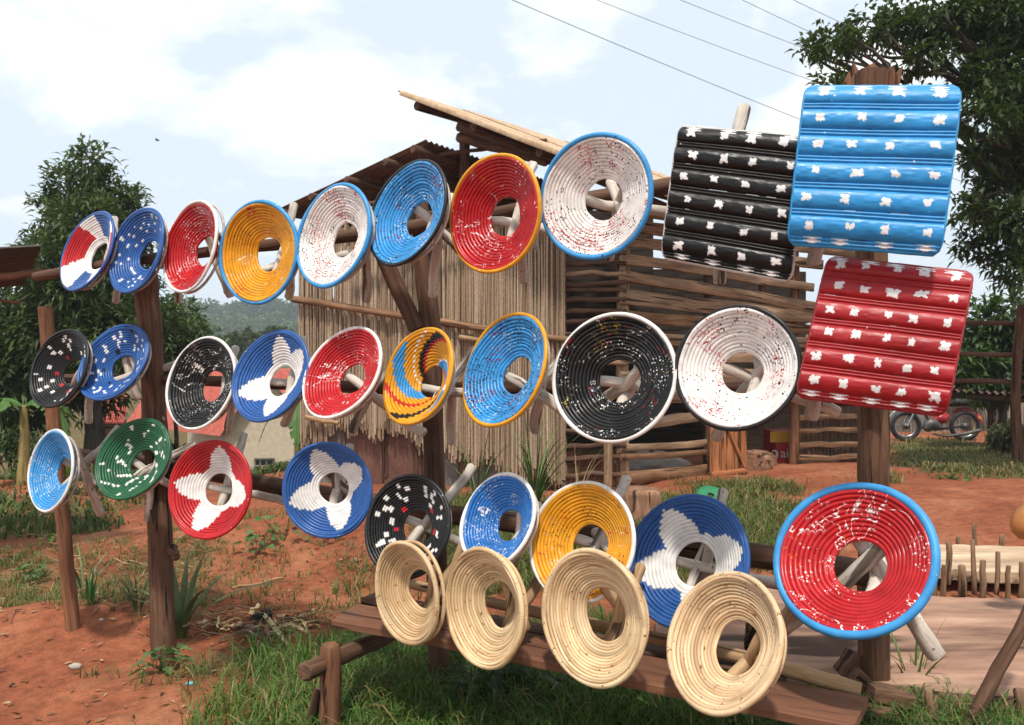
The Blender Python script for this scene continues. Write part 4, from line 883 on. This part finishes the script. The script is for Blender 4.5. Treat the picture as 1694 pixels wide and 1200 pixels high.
    b = GG(1176, 845); m = MB(); lathe(m, b+[0, 0, .14], [(.03, 0), (.10, .01), (.13, .0), (.135, -.02), (.10, -.03), (.03, -.02)], 20, (0, -.5, .8)); o = m.build('green_bowl', M['greenpaint']); tag(o, 'green bowl behind the large blue petal stool', 'bowl')
    # bird
    c = P(260, 232, 48); m = MB(); lathe(m, c, [(.005, -.12), (.05, -.06), (.06, 0), (.04, .08), (.005, .14)], 8, (1, .3, 0)); bd = m.build('bird', M['rubber']); tag(bd, 'tiny dark bird flying above the left tree', 'bird')
    for sx in (-1, 1):
        m = MB(); m.add([c+[-.05, 0, .02], c+[.06, 0, .02], c+[.02, sx*.12, .07], c+[-.06, sx*.26, .03], c+[-.05, sx*.1, .05]], np.array([[0, 1, 2], [0, 2, 4], [2, 3, 4]])); m.build('wing', M['rubber'], bd)
    # power lines
    for i, (x0, y0, x1, y1, lab) in enumerate([(800, -22, 1480, 262, 'lowest power line crossing the sky'), (940, -20, 1520, 198, 'second power line from below in the sky'), (1080, -20, 1560, 165, 'middle power line crossing the sky'), (1190, -20, 1600, 170, 'fourth power line from below, entering the right tree'), (1275, -20, 1640, 150, 'highest power line at the upper right')]):
        p, q = P(x0, y0, 26), P(x1, y1, 34); d = q-p; pts = line(p-d*.8, q+d*.5, 24); t = np.linspace(-1, 1, 24); pts[:, 2] -= .5*(1-t**2)-.42
        m = MB(); sweep(m, pts, circ(.013 if i == 0 else .010, 5), up=(0, 0, 1), caps=False); o = m.build('power_line', M['wire']); tag(o, lab, 'cable', 'power lines in the sky')
    # eave corner of the building at the left edge
    t = thing('shed_eave', 'dark rusty iron eave on poles cut off by the left edge', 'roof', P(-10, 560, 6.2))
    m = MB(); corrugated(m, P(-330, 432, 5.6), P(68, 408, 6.0), P(40, 470, 7.4), P(-330, 500, 7.4), 12, .018); m.build('roof_sheet', M['shadedrust'], t)
    m = MB(); log(m, P(-60, 465, 6.1), P(103, 452, 6.1), .035, .022, n=9, bend=.02); m.build('eave_pole', M['brownpole'], t)
    m = MB(); log(m, P(-30, 494, 6.3), P(33, 501, 6.3), .014, .01); m.build('stick', M['brownpole'], t)
    m = MB(); log(m, P(-90, 1000, 6.0), P(-85, 440, 6.0), .05, .045); m.build('support_post', M['post'], t)
M['redprint'] = flat('dim red print', (.42, .07, .06), .6, 30, .1)
misc()
# ------------------------------------------------------------------ motorbike, fence, shed on the right
def motorbike():
    z = 15.4; s = z/F; b = P(1548, 735, z); b[2] = float(ground_h(b[0], b[1])); t = thing('motorbike', 'red motorbike with black seat parked by the reed fence', 'motorbike', b)
    def Q(px, py, dy=0): p = P(px, py, z); p[2] = b[2]+(735-py)*s; p[1] += dy; return p
    for cx in (1498, 1596):
        c = Q(cx, 710); a = np.linspace(0, 2*math.pi, 28, endpoint=False); R = 22*s
        m = MB(); sweep(m, np.stack([c[0]+np.cos(a)*R, np.full(28, c[1]), c[2]+np.sin(a)*R], -1), circ(.045, 8), up=(0, 1, 0), closed=True, caps=False); w_ = m.build('wheel', M['rubber'], t)
        m = MB(); sweep(m, np.stack([c[0]+np.cos(a)*R*.82, np.full(28, c[1]), c[2]+np.sin(a)*R*.82], -1), circ(.018, 6), up=(0, 1, 0), closed=True, caps=False); m.build('wheel_rim', M['chrome'], w_)
        m = MB()
        for k in range(12): log(m, c, c+np.array([math.cos(k*.5236), 0, math.sin(k*.5236)])*R*.8, .006, .006, n=2, k=4, round_end=False, wob=0)
        lathe(m, c-[0, .05, 0], [(.002, 0), (.06, 0), (.06, .1), (.002, .1)], 12, (0, 1, 0)); m.build('spokes', M['engine'], w_)
        m = MB(); a2 = np.linspace(.5, 2.6, 14) if cx < 1550 else np.linspace(.2, 2.3, 14); pp = np.stack([c[0]+np.cos(a2)*R*1.2, np.full(14, c[1]), c[2]+np.sin(a2)*R*1.2], -1); sweep(m, pp, circ(.06, 8, .012), up=(0, 1, 0)); m.build('mudguard', M['chrome' if cx < 1550 else 'redtank'], t)
    def blob(name, mat, path, r, sc, ry=None):
        m = MB(); sweep(m, np.array([Q(*p) for p in path]), circ(r, 12, ry), up=(0, 1, 0), scale=sc); m.build(name, M[mat], t)
    blob('fuel_tank', 'redtank', [(1520, 676), (1526, 670), (1536, 668), (1546, 672), (1552, 680)], .14, [.35, .9, 1.1, .9, .4], .13)
    blob('side_cover', 'redtank', [(1541, 700), (1550, 698), (1560, 697), (1568, 692)], .11, [.4, 1, 1, .5], .12)
    blob('seat', 'rubber', [(1552, 680), (1566, 672), (1584, 670), (1606, 671), (1612, 673)], .085, [.5, .95, 1.1, 1, .5], .12)
    blob('engine', 'engine', [(1530, 716), (1536, 708), (1544, 706), (1552, 712)], .13, [.6, 1, 1, .7])
    for dy in (-.09, .09): blob('fork', 'chrome', [(1498, 710, dy), (1507, 690, dy), (1519, 664, dy)], .022, [1, 1, 1])
    blob('handlebar', 'engine', [(1530, 655, -.32), (1520, 660, -.12), (1518, 661, 0), (1520, 660, .12), (1530, 655, .32)], .015, [1]*5)
    blob('headlight', 'chrome', [(1508, 668), (1513, 667), (1519, 666)], .09, [.9, 1, .5])
    blob('exhaust', 'engine', [(1538, 722, -.12), (1560, 726, -.13), (1590, 722, -.14), (1614, 716, -.14)], .03, [.6, .8, 1.2, 1.2])
    blob('frame', 'rubber', [(1519, 668), (1530, 690), (1546, 716), (1596, 710)], .025, [1, 1, 1, 1])
    blob('carrier', 'engine', [(1606, 673), (1620, 674), (1622, 682), (1612, 690)], .03, [1, 1, 1, .8])
    blob('tail_light', 'taillight', [(1616, 696), (1621, 699)], .05, [1, .9])
M['taillight'] = flat('orange tail light', (.5, .12, .02), .4, 10, .2)
motorbike()
def right_side():
    # reed fence wall behind the motorbike
    m = MB()
    for x in np.arange(1455, 1800, 1.5):
        z = 17.5; c = np.array([(.26, .21, .165), (.20, .155, .12), (.32, .27, .21)])[rng.integers(3)]*(.8+.4*rng.random()); y = 672+(rng.random()-.5)*8
        p = P(x, 742, z+rng.random()*.06); sweep(m, line([p[0], p[1], -.1], [p[0], p[1], EYE-(y-HY)/F*z], 3, .01), circ(.012+.01*rng.random(), 4), up=(1, .1, 0), col=c, caps=False)
    o = m.build('reed_fence', M['reed'], smooth=False); tag(o, 'grey reed fence behind the motorbike', 'fence')
    # rail fence
    t = thing('rail_fence', 'brown pole fence with three thin rails at the right edge', 'fence', GG(1682, 805))
    m = MB(); log(m, P(1684, 812, 9.4), P(1690, 505, 9.4), .065, .05, n=9, bend=.03); m.build('post', M['post'], t)
    m = MB(); log(m, P(1950, 820, 9.2), P(1952, 505, 9.2), .06, .05, n=9, bend=.03); m.build('post', M['post'], t)
    for (x0, y0, x1, y1) in [(1570, 533, 1960, 540), (1560, 584, 1960, 592), (1550, 630, 1960, 645)]:
        m = MB(); log(m, P(x0, y0, 9.6), P(x1, y1, 9.2), .028, .03, n=12, bend=.02); m.build('rail', M['post'], t)
    t = thing('lean_to_shed', 'low lean-to with a rusty iron roof behind the rail fence', 'shed', GG(1680, 760))
    m = MB(); corrugated(m, P(1570, 646, 12.4), P(1596, 636, 14.5), P(1850, 640, 14.5), P(1850, 664, 12.4), 22, .02); m.build('roof', M['rust'], t)
    m = MB(); log(m, P(1572, 652, 12.6), P(1850, 672, 12.5), .06, .06, n=8); m.build('beam', M['rail'], t)
    for x in (1640, 1800): 
        m = MB(); log(m, P(x, 745, 13), P(x, 655, 13), .05, .05); m.build('post', M['rail'], t)
    t = thing('low_plank_bench', 'low thin plank bench in the grass right of the tall post', 'bench', GG(1530, 800))
    m = MB(); plank(m, P(1462, 774, 9.2), P(1603, 785, 9.0), .22, .035); m.build('seat', M['rail'], t)
    for x, y in ((1478, 778), (1558, 784)): 
        m = MB(); log(m, P(x, y+28, 9.1), P(x, y, 9.1), .05, .05); m.build('leg', M['rail'], t)
right_side()
# ------------------------------------------------------------------ trees
def px_blobs(lst, z, dz=.5): return [(P(x, y, z+(rng.random()-.5)*2*dz), r/F*z) for x, y, r in lst]
def trees():
    make_tree('broadleaf_tree', 'tall dense dark green tree at the left behind the rack', [P(150, 760, 13.5)[0], 13.5, 0],
        px_blobs([(146, 272, 28), (128, 318, 44), (166, 330, 46), (205, 328, 22), (92, 365, 40), (150, 390, 60), (195, 400, 42), (72, 425, 42), (215, 345, 20), (120, 460, 70), (200, 470, 50), (50, 500, 60), (110, 550, 70), (190, 560, 60), (255, 545, 52), (300, 530, 34), (20, 580, 60), (90, 630, 60), (30, 660, 60), (-60, 560, 80), (-40, 640, 70), (165, 640, 45), (320, 570, 30)], 13.5, .8),
        .17, 2500, 14, .165, .05, (.058, .094, .024), fork=.4, spread=.22, trunk_top=P(150, 380, 13.5))
    blobs = px_blobs([(1345, 78, 20), (1385, 70, 34), (1440, 52, 42), (1500, 45, 46), (1560, 30, 55), (1540, 95, 34), (1620, 40, 70), (1690, 30, 80), (1640, 120, 52), (1690, 150, 62), (1625, 200, 42), (1680, 250, 60), (1615, 270, 34), (1650, 330, 46), (1600, 345, 26), (1690, 370, 60), (1600, 405, 26), (1650, 430, 26), (1688, 445, 34), (1370, 142, 20), (1470, 118, 24), (1790, 80, 130), (1790, 260, 120), (1790, 420, 90), (1880, 200, 140)], 8.6, .5)
    make_tree('spreading_tree', 'large dark spreading tree filling the upper right corner', [P(1830, 700, 8.9)[0], 8.9, 0], blobs, .2, 2400, 15, .10, .042, (.042, .072, .020), fork=.45, spread=.15, flat=.55, trunk_top=P(1840, 150, 8.9))
    make_tree('small_tree', 'bushy small tree behind the rail fence on the right', [P(1660, 700, 12.8)[0], 12.8, 0], px_blobs([(1630, 520, 26), (1675, 525, 40), (1640, 560, 40), (1600, 590, 34), (1690, 580, 45), (1650, 615, 40), (1740, 560, 60), (1590, 625, 28)], 12.8, .5), .07, 520, 11, .15, .07, (.05, .095, .022), spread=.18)
    make_tree('small_tree', 'slender yellowish green tree right of the thick cracked post', [P(292, 760, 15)[0], 15, 0], px_blobs([(285, 530, 22), (295, 570, 28), (270, 600, 30), (310, 610, 22)], 15, .3), .05, 230, 10, .17, .07, (.10, .15, .025), spread=.16)
    for i, (x, y, z, r, c, lab) in enumerate([(80, 800, 12, 55, (.07, .12, .03), 'leafy bush under the left tree by the small blue stool'), (190, 800, 11.5, 40, (.06, .12, .03), 'low bush behind the green stool'), (25, 745, 12.4, 60, (.05, .09, .025), 'dark bush at the left edge behind the banana stem'), (265, 760, 15, 45, (.035, .07, .02), 'dark shrub in front of the red shed roof'), (470, 800, 14.5, 32, (.07, .125, .03), 'bush below the window of the beige house'), (530, 790, 12.3, 30, (.05, .10, .025), 'bush at the left foot of the reed hut'), (1672, 722, 12, 28, (.10, .11, .045), 'dry greenish bush below the lean-to'), (1570, 815, 8.3, 20, (.09, .14, .035), 'small leafy weed under the low plank bench'), (240, 815, 11, 44, (.07, .125, .03), 'bush left of the thick cracked post'), (1640, 650, 13.5, 24, (.14, .22, .03), 'bright green bush under the lean-to roof'), (400, 570, 60, 22, (.06, .09, .03), 'far tree top against the forest hill'), (455, 560, 70, 20, (.05, .08, .03), 'far pointed tree beside the reed hut')]):
        b = P(x, y, z); g0 = float(ground_h(b[0], b[1])) if y > 640 else -1.; t = thing('bush', lab, 'bush', (b[0], b[1], g0))
        far = z > 30; rr = r/F*z; m = MB(); top = P(x, y, z)
        for k in range(6): sweep(m, limb_path([b[0]+.1*rng.normal()*rr, b[1], g0-.05], top+rand_unit(1)[0]*rr*.6, 5, 0, .03), circ(.02*max(rr, .5), 5), up=(1, .1, 0), scale=np.linspace(1, .4, 5))
        m.build('stems', M['post'], t)
        bl = [(top+np.array([math.cos(a)*rr*.55, math.sin(a)*rr*.4, (rng.random()-.5)*rr*.5]), rr*(.5+.25*rng.random())) for a in np.linspace(0, 6.28, 6)]+[(top, rr*.7)]
        m = MB(); crown(m, bl, 110 if not far else 70, 10, .13 if not far else .8, .055 if not far else .5, c, .3, .12 if not far else .6, .8, .35); m.build('foliage', M['leaf'], t, smooth=False)
trees()
# ------------------------------------------------------------------ banana plants
def banana_leaf(m, base, dirn, L, W, sag, tint, n=26, up0=.9):
    d = nrm([dirn[0], dirn[1], 0]); t = np.linspace(0, 1, n); s = np.array([-d[1], d[0], 0])
    x = L*(t*(1-.12*t)); zz = L*(up0*t-(up0+sag)*t**2)
    mid = np.asarray(base)+d*x[:, None]+np.array([0, 0, 1])*zz[:, None]
    wd = W*np.sin(np.clip(t*1.02+.02, 0, 1)*math.pi)**.55*np.clip(t*6, 0, 1)
    rows = []
    for sd in (-1, 1):
        tear = (hash2(np.arange(n), sd*3., len(m.v))-.5)
        e = mid+s*sd*wd[:, None]+np.array([0, 0, -1])*(.28*wd*(1+.9*np.abs(tear)))[:, None]+d*(tear*wd*.35)[:, None]
        h = mid+s*sd*wd[:, None]*.5+np.array([0, 0, .06])*wd[:, None]
        rows.append((h, e))
    for (h, e), sd in zip(rows, (-1, 1)):
        v = np.concatenate([mid, h, e]); i = np.arange(n-1); q1 = np.stack([i, i+1, n+i+1, n+i], -1); q2 = np.stack([n+i, n+i+1, 2*n+i+1, 2*n+i], -1)
        k = hash2(i*1., sd*7., len(m.v)) > .13; m.add(v, [q1, q2[k]], np.array(tint)*(.85+.3*rng.random()))
    sweep(m, mid, circ(.02, 5), up=(0, .1, 1), scale=np.linspace(1, .25, n), col=np.array(tint)*1.3, caps=False)
M['bananastem'] = wood('banana stem', (.13, .09, .03), (.30, .22, .08), (.42, .34, .13), 14, 1.5, .8, .3)
def bananas():
    for (px, py, z, h, r, lvs, lab) in [
        (38, 850, 10.6, 1.05, .085, [(-1, .1, .9, .17, .5), (1, -.2, .8, .16, .6), (.3, 1, .8, .16, .5), (-.5, -.8, .75, .15, .7), (.8, .7, .8, .16, .5)], 'banana plant with straw-coloured stem at the left edge'),
        (492, 800, 13.8, .75, .08, [(1, -.4, .8, .17, .75), (-1, -.3, .75, .17, .8), (.2, -1, .7, .17, 1.0), (-.4, .8, .8, .16, .6)], 'banana plant with broad drooping leaves in front of the beige house'),
        (152, 812, 9.4, .55, .06, [(.8, -.25, 1.0, .15, -.35), (-.8, .4, .6, .13, .5), (.2, .9, .6, .13, .5)], 'young banana plant with one bright green upright leaf'),
        (1612, 745, 17.0, 1.35, .07, [(1, -.3, .7, .16, .6), (-1, .2, .6, .15, .6), (.3, -1, .6, .15, .8)], 'small banana plant right of the red panel stool')]:
        b = P(px, py, z); g = float(ground_h(b[0], b[1])); b = np.array([b[0], z, g]); h = h-min(g, 0) if g < -.2 else h; t = thing('banana_plant', lab, 'banana plant', b)
        m = MB(); log(m, b-[0, 0, .1], b+[.02, 0, h], r, r*.55, n=10, k=12, wob=.12, bend=.02); m.build('stem', M['bananastem'], t)
        for (dx, dy, L, W, sag) in lvs:
            m = MB(); banana_leaf(m, b+[.02, 0, h-.05], (dx, dy), L, W, sag, (.075, .16, .03) if 'bright' not in lab else (.13, .27, .03)); m.build('leaf', M['leaf'], t)
bananas()
# ------------------------------------------------------------------ grass and litter
def blades(m, base, hgt, wid, lean, tint):
    n = len(base); a = rng.random(n)*2*math.pi; d = np.stack([np.cos(a), np.sin(a), 0*a], -1); s = np.stack([-np.sin(a+.5*rng.normal(size=n)), np.cos(a), 0*a], -1)
    h = (hgt*(.45+.9*rng.random(n)))[:, None]; l = (lean*(.2+1.3*rng.random(n)))[:, None]*h; w2 = (wid*(.6+.7*rng.random(n)))[:, None]/2; Z = np.array([0, 0, 1.])
    p1 = base+Z*h*.5+d*l*.3; p2 = base+Z*h*.86+d*l*.75; p3 = base+Z*h*(1-.35*np.clip(l/h-.3, 0, 1))+d*l*1.25
    v = np.stack([base-s*w2, base+s*w2, p1-s*w2*.9, p1+s*w2*.9, p2-s*w2*.6, p2+s*w2*.6, p3], 1); b = np.arange(n)[:, None]*7
    q = np.concatenate([b+np.array([[0, 1, 3, 2]]), b+np.array([[2, 3, 5, 4]])]); t = b+np.array([[4, 5, 6]])
    m.add(v.reshape(-1, 3), [q, t], np.repeat(tint, 7, 0)); return m
def scatter(n, x0, x1, y0, y1, power=1.0):
    x = x0+(x1-x0)*rng.random(n); y = y0+(y1-y0)*rng.random(n); k = rng.random(n) < grass_density(x, y)**power; return x[k], y[k]
def grass():
    def make(label, x0, x1, y0, y1, n, h, w_, lean, tint, dry=.12, clump=.035):
        x, y = scatter(n, x0, x1, y0, y1, 1.3); k = 9; x = np.repeat(x, k)+rng.normal(size=len(x)*k)*clump; y = np.repeat(y, k)+rng.normal(size=len(y)*k)*clump
        b = np.stack([x, y, ground_h(x, y)-.01], -1); t = tints(len(x), tint, .4, .3); dr = rng.random(len(x)) < dry; t[dr] = tints(int(dr.sum()), (.26, .19, .09), .3)
        m = MB(); blades(m, b, h*(.6+.8*fbm(x*1.7, y*1.7, 77)), w_, lean, t); o = m.build('grass', M['grass'], smooth=False, kind='stuff'); o['label'] = label; o['category'] = 'grass'
    make('long green grass under and in front of the bench', -1.3, 1.7, 1.7, 4.0, 5200, .15, .0065, .75, (.078, .155, .028))
    make('green grass around the slabs and leaning stick at lower right', 1.2, 3.2, 2.0, 4.0, 1700, .15, .006, .7, (.075, .135, .028))
    make('sparse grass tufts on the red soil at the left', -4.5, -.6, 2.6, 7.5, 7000, .075, .006, .9, (.085, .135, .034), .16, .03)
    make('short grass between the rack and the hut', -1.2, 4.0, 4.6, 8.6, 8000, .10, .009, .8, (.095, .135, .035), .18, .05)
    make('grass field around the motorbike', 3.5, 14, 7.9, 17, 11000, .085, .016, .8, (.105, .13, .045), .28, .10)
    make('green ground cover beyond the red soil on the left', -12, 0, 7.2, 20, 11000, .11, .025, .8, (.065, .105, .028), .08, .12)
    # broad leafed weeds
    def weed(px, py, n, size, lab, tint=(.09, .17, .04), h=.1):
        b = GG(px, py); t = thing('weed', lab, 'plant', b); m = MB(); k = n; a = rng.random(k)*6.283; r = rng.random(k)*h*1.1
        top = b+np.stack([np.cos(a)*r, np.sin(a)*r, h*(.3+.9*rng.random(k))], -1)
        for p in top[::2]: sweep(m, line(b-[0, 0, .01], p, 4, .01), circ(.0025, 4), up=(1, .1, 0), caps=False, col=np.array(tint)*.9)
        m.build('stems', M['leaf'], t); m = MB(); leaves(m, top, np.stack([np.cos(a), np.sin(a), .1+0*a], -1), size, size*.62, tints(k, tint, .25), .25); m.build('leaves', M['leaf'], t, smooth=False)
    weed(268, 1112, 26, .075, 'cluster of round weed leaves at the foot of the thick cracked post', (.085, .15, .05), .09)
    weed(425, 915, 22, .085, 'broad leaved seedling on the red soil below the petal stools', (.07, .15, .04), .15)
    weed(470, 895, 14, .085, 'taller seedling right of the broad leaved one on red soil', (.08, .17, .045), .18)
    weed(535, 905, 9, .07, 'small seedling below the blue four-petal stool', (.09, .18, .05), .14)
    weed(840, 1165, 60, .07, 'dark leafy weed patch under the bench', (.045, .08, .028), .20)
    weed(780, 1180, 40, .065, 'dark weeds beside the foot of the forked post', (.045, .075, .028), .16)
    weed(60, 960, 34, .06, 'low pale green weed on the left bank', (.10, .17, .05), .10)
    weed(85, 905, 22, .06, 'yellow green weed left of the thin pole', (.15, .26, .05), .10)
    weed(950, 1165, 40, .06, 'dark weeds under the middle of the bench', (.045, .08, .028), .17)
    weed(1165, 905, 14, .08, 'weed leaf behind the large blue petal stool', (.05, .14, .04), .12)
    # strappy plants and tall grass
    def strap(px, py, n, L, W, lean, tint, lab, cat='plant', nm='strap_leaf_plant', z=None):
        b = GG(px, py); t = thing(nm, lab, cat, b); 
        for i in range(n):
            a = rng.random()*6.283; d = np.array([math.cos(a), math.sin(a), 0]); l = L*(.55+.6*rng.random()); le = lean*(.3+rng.random()); u = np.linspace(0, 1, 9)
            pts = b+d*(.02+le*l*u[:, None]**1.6)+np.array([0, 0, 1])*(l*(u-.45*le*u**2.4))[:, None]
            m = MB(); sweep(m, pts, np.array([[-W/2, .0], [0, -W*.12], [W/2, 0], [0, -W*.02]]), up=d*-.2+np.array([0, 0, 1])*.2+np.array([d[0], d[1], .4]), scale=np.clip(np.sin(np.linspace(.5, 3.1, 9)), .08, 1), col=np.array(tint)*(.75+.5*rng.random()), caps=False); m.build('blade', M['leaf'], t, smooth=False)
    strap(300, 1055, 13, .50, .036, 1.05, (.10, .135, .045), 'strap-leaved plant at the right foot of the thick cracked post')
    strap(228, 1010, 24, .34, .009, .8, (.12, .17, .06), 'tuft of long grass left of the thick cracked post', 'grass tuft', 'grass_tuft')
    strap(148, 1000, 8, .22, .016, .3, (.08, .20, .05), 'single upright green shoot right of the thin pole', 'grass tuft', 'grass_tuft')
    strap(140, 985, 7, .55, .015, .7, (.16, .19, .09), 'sparse tall pale grass right of the thin pole', 'grass tuft', 'grass_tuft')
    strap(885, 850, 34, 1.05, .016, .62, (.12, .19, .05), 'tall reed grass growing in front of the hut above the blue stool', 'grass tuft', 'grass_tuft')
    strap(790, 845, 14, .85, .015, .7, (.10, .17, .045), 'smaller tall grass clump left of the reed grass', 'grass tuft', 'grass_tuft')
    strap(955, 855, 26, .75, .008, .8, (.26, .19, .10), 'dry wispy grass at the corner of the hut', 'grass tuft', 'grass_tuft')
    strap(1510, 1165, 18, .34, .010, .5, (.11, .19, .04), 'tall green grass right of the tall post', 'grass tuft', 'grass_tuft')
    # litter
    b = GG(444, 1045); m = MB()
    for i in range(130):
        c = b+np.array([rng.normal()*.22, rng.normal()*.10, 0]); c[2] = float(ground_h(c[0], c[1]))+.015+.06*rng.random(); a = rng.random()*6.283; d = np.array([math.cos(a), math.sin(a)*.6, (rng.random()-.5)*.5]); L = .06+.16*rng.random()
        sweep(m, line(c-d*L/2, c+d*L/2, 5, .012), np.array([[-.008, 0], [0, -.002], [.008, 0], [0, .002]])*(.5+rng.random()), up=(rng.random(), .2, 1), col=np.array([(.34, .24, .12), (.20, .11, .06), (.46, .35, .20), (.10, .06, .04)])[rng.integers(4)], caps=False)
    o = m.build('dry_husk_pile', M['dry'], smooth=False, kind='stuff'); o['label'] = 'pile of dry husks and leaves on the soil behind the bench end'; o['category'] = 'litter'
    m = MB(); n = 1100; x = -4.2+4.6*rng.random(n); y = 2.9+4.4*rng.random(n); zz = ground_h(x, y)+.006
    a = rng.random(n)*6.283; leaves(m, np.stack([x, y, zz], -1), np.stack([np.cos(a), np.sin(a), .12*rng.random(n)], -1), .045, .014, np.array([(.40, .28, .17), (.17, .09, .05), (.30, .16, .08), (.08, .04, .025)])[rng.integers(4, size=n)], .0); o = m.build('dead_leaf_litter', M['dry'], smooth=False, kind='stuff'); o['label'] = 'dead leaves and chips scattered on the red soil'; o['category'] = 'litter'
    m = MB()
    for i in range(150):
        x = -3.6+3.6*rng.random(); y = 2.9+4.0*rng.random(); r = .006+.014*rng.random()**2; c = np.array([x, y, float(ground_h(x, y))+r*.3]); v = np.array([[1, 0, 0], [-1, 0, 0], [0, 1, 0], [0, -1, 0], [0, 0, .8], [0, 0, -.8]])*r*(.6+.8*rng.random((6, 1)))
        m.add(c+v, np.array([[0, 2, 4], [2, 1, 4], [1, 3, 4], [3, 0, 4], [2, 0, 5], [1, 2, 5], [3, 1, 5], [0, 3, 5]]), np.array((.27, .105, .055))*(.7+.6*rng.random()))
    o = m.build('soil_clods', M['dry'], smooth=False, kind='stuff'); o['label'] = 'small clods and pebbles on the red soil'; o['category'] = 'soil'
    m = MB(); q = 0
    while q < 420:          # dead stalks and trampled stems on the left bank
        px, py = -40+400*rng.random(), 868+150*rng.random(); c = GG(px, py)
        if rng.random() > .35+.9*float(grass_density(c[0], c[1])): q += .25; continue
        q += 1; a = rng.random()*6.283; L = .05+.20*rng.random()**2; d = np.array([math.cos(a), math.sin(a), .5*rng.random()**2])*L
        sweep(m, line(c, c+d, 4, .012), circ(.002+.003*rng.random(), 4), up=(.2, .1, 1), col=np.array([(.30, .20, .11), (.14, .075, .04), (.40, .29, .17), (.20, .10, .05)])[rng.integers(4)], caps=False)
    o = m.build('dead_stalks', M['dry'], smooth=False, kind='stuff'); o['label'] = 'dead stalks and twigs strewn over the left bank'; o['category'] = 'litter'
    def stick(name, p, q, r, mt, lab, cat='stick'):
        m = MB(); log(m, GG(*p)+[0, 0, r], GG(*q)+[0, 0, r], r, r*.7, n=8, k=7, bend=.02); o = m.build(name, M[mt]); tag(o, lab, cat)
    stick('fallen_branch', (185, 1012), (226, 980), .013, 'brownpole', 'brown fallen branch between the thin pole and the thick post')
    stick('fallen_branch', (15, 1138), (45, 1131), .006, 'rail', 'thin dark twig on the bare soil at lower left')
    stick('fallen_branch', (338, 1098), (372, 1099), .008, 'post', 'short twig right of the thick cracked post')
    stick('fallen_branch', (385, 975), (470, 958), .008, 'natural', 'pale bent stalk on the soil below the petal stools')
    def rock(px, py, r, mt, name, lab, cat):
        b = GG(px, py); m = MB(); U, V = np.meshgrid(np.linspace(0, 2*math.pi, 13), np.linspace(-1.5, 1.5, 8), indexing='ij'); x = np.cos(V)*np.cos(U); y = np.cos(V)*np.sin(U); zz = np.sin(V); q = 1+.2*np.sin(x*5+px)*np.cos(y*4+zz*3)
        v = np.stack([b[0]+x*r*1.3*q, b[1]+y*r*q, b[2]+r*.4+zz*r*.7*q], -1).reshape(-1, 3); i = np.arange(12)[:, None]*8; j = np.arange(7)[None]; m.add(v, np.stack([i+j, i+8+j, i+9+j, i+j+1], -1).reshape(-1, 4)); o = m.build(name, M[mt]); tag(o, lab, cat)
    rock(125, 1106, .024, 'stone', 'stone', 'pale stone on the soil below the thin pole', 'stone'); rock(314, 1133, .014, 'teal', 'plastic_scrap', 'small teal plastic scrap on the soil right of the thick post', 'litter')
    rock(168, 1027, .012, 'stone', 'stone', 'small pale chip between thin pole and thick post', 'stone'); rock(588, 930, .03, 'dirtwood', 'soil_lump', 'reddish clod on the mound below the black dabbed stool', 'clod'); rock(412, 1045, .035, 'stone', 'stone', 'pale stone in the husk pile', 'stone')
    for k, (pts, lab) in enumerate([([(424, 1022, .03), (436, 1034, .06), (450, 1048, .05), (468, 1066, .03), (484, 1084, .015)], 'long pale curled husk strip reaching out of the husk pile'), ([(452, 1052, .02), (470, 1046, .04), (492, 1046, .03), (515, 1054, .01)], 'short pale husk strip right of the rubber scrap')]):
        q = np.array([GG(x, y)+[0, 0, h] for x, y, h in pts]); t = np.linspace(0, 1, 16); q = np.stack([np.interp(t, np.linspace(0, 1, len(q)), q[:, i]) for i in range(3)], -1)
        m = MB(); sweep(m, q, np.array([[-.013, .004], [0, -.002], [.013, .004], [0, .0]]), up=(.3, -.6, 1), scale=np.sin(np.linspace(.35, 3.0, 16))+.1, col=(.50, .38, .22), caps=False); o = m.build('dry_husk', M['dry'], smooth=False); tag(o, lab, 'litter')
    # black rubber scrap
    b = GG(432, 1032); m = MB(); a = np.linspace(.3, 5.2, 20); sweep(m, np.stack([b[0]+np.cos(a)*.06, b[1]+np.sin(a)*.035, b[2]+.03+.02*np.sin(a*1.5)], -1), rect(.006, .05), up=(0, 0, 1)); o = m.build('rubber_scrap', M['rubber']); tag(o, 'black curled rubber scrap in the husk pile', 'litter')
grass()

# ------------------------------------------------------------------ air
def haze():
    m = MB(); x, y0, y1, z0, z1 = 2600, -70, 1700, -5, 48
    v = [[-x, y0, z0], [x, y0, z0], [x, y1, z0], [-x, y1, z0], [-x, y0, z1], [x, y0, z1], [x, y1, z1], [-x, y1, z1]]
    mt = bpy.data.materials.new('air'); mt.use_nodes = True; N = mt.node_tree.nodes; N.clear(); o = N.new('ShaderNodeOutputMaterial'); pv = N.new('ShaderNodeVolumePrincipled')
    pv.inputs['Color'].default_value = (.86, .92, 1, 1); pv.inputs['Density'].default_value = .0009; mt.node_tree.links.new(pv.outputs[0], o.inputs['Volume'])
    ob = m.add(v, np.array([[0, 3, 2, 1], [4, 5, 6, 7], [0, 1, 5, 4], [1, 2, 6, 5], [2, 3, 7, 6], [3, 0, 4, 7]])).build('haze', mt, smooth=False, kind='stuff'); ob['label'] = 'thin pale haze over the far hillside'
haze()
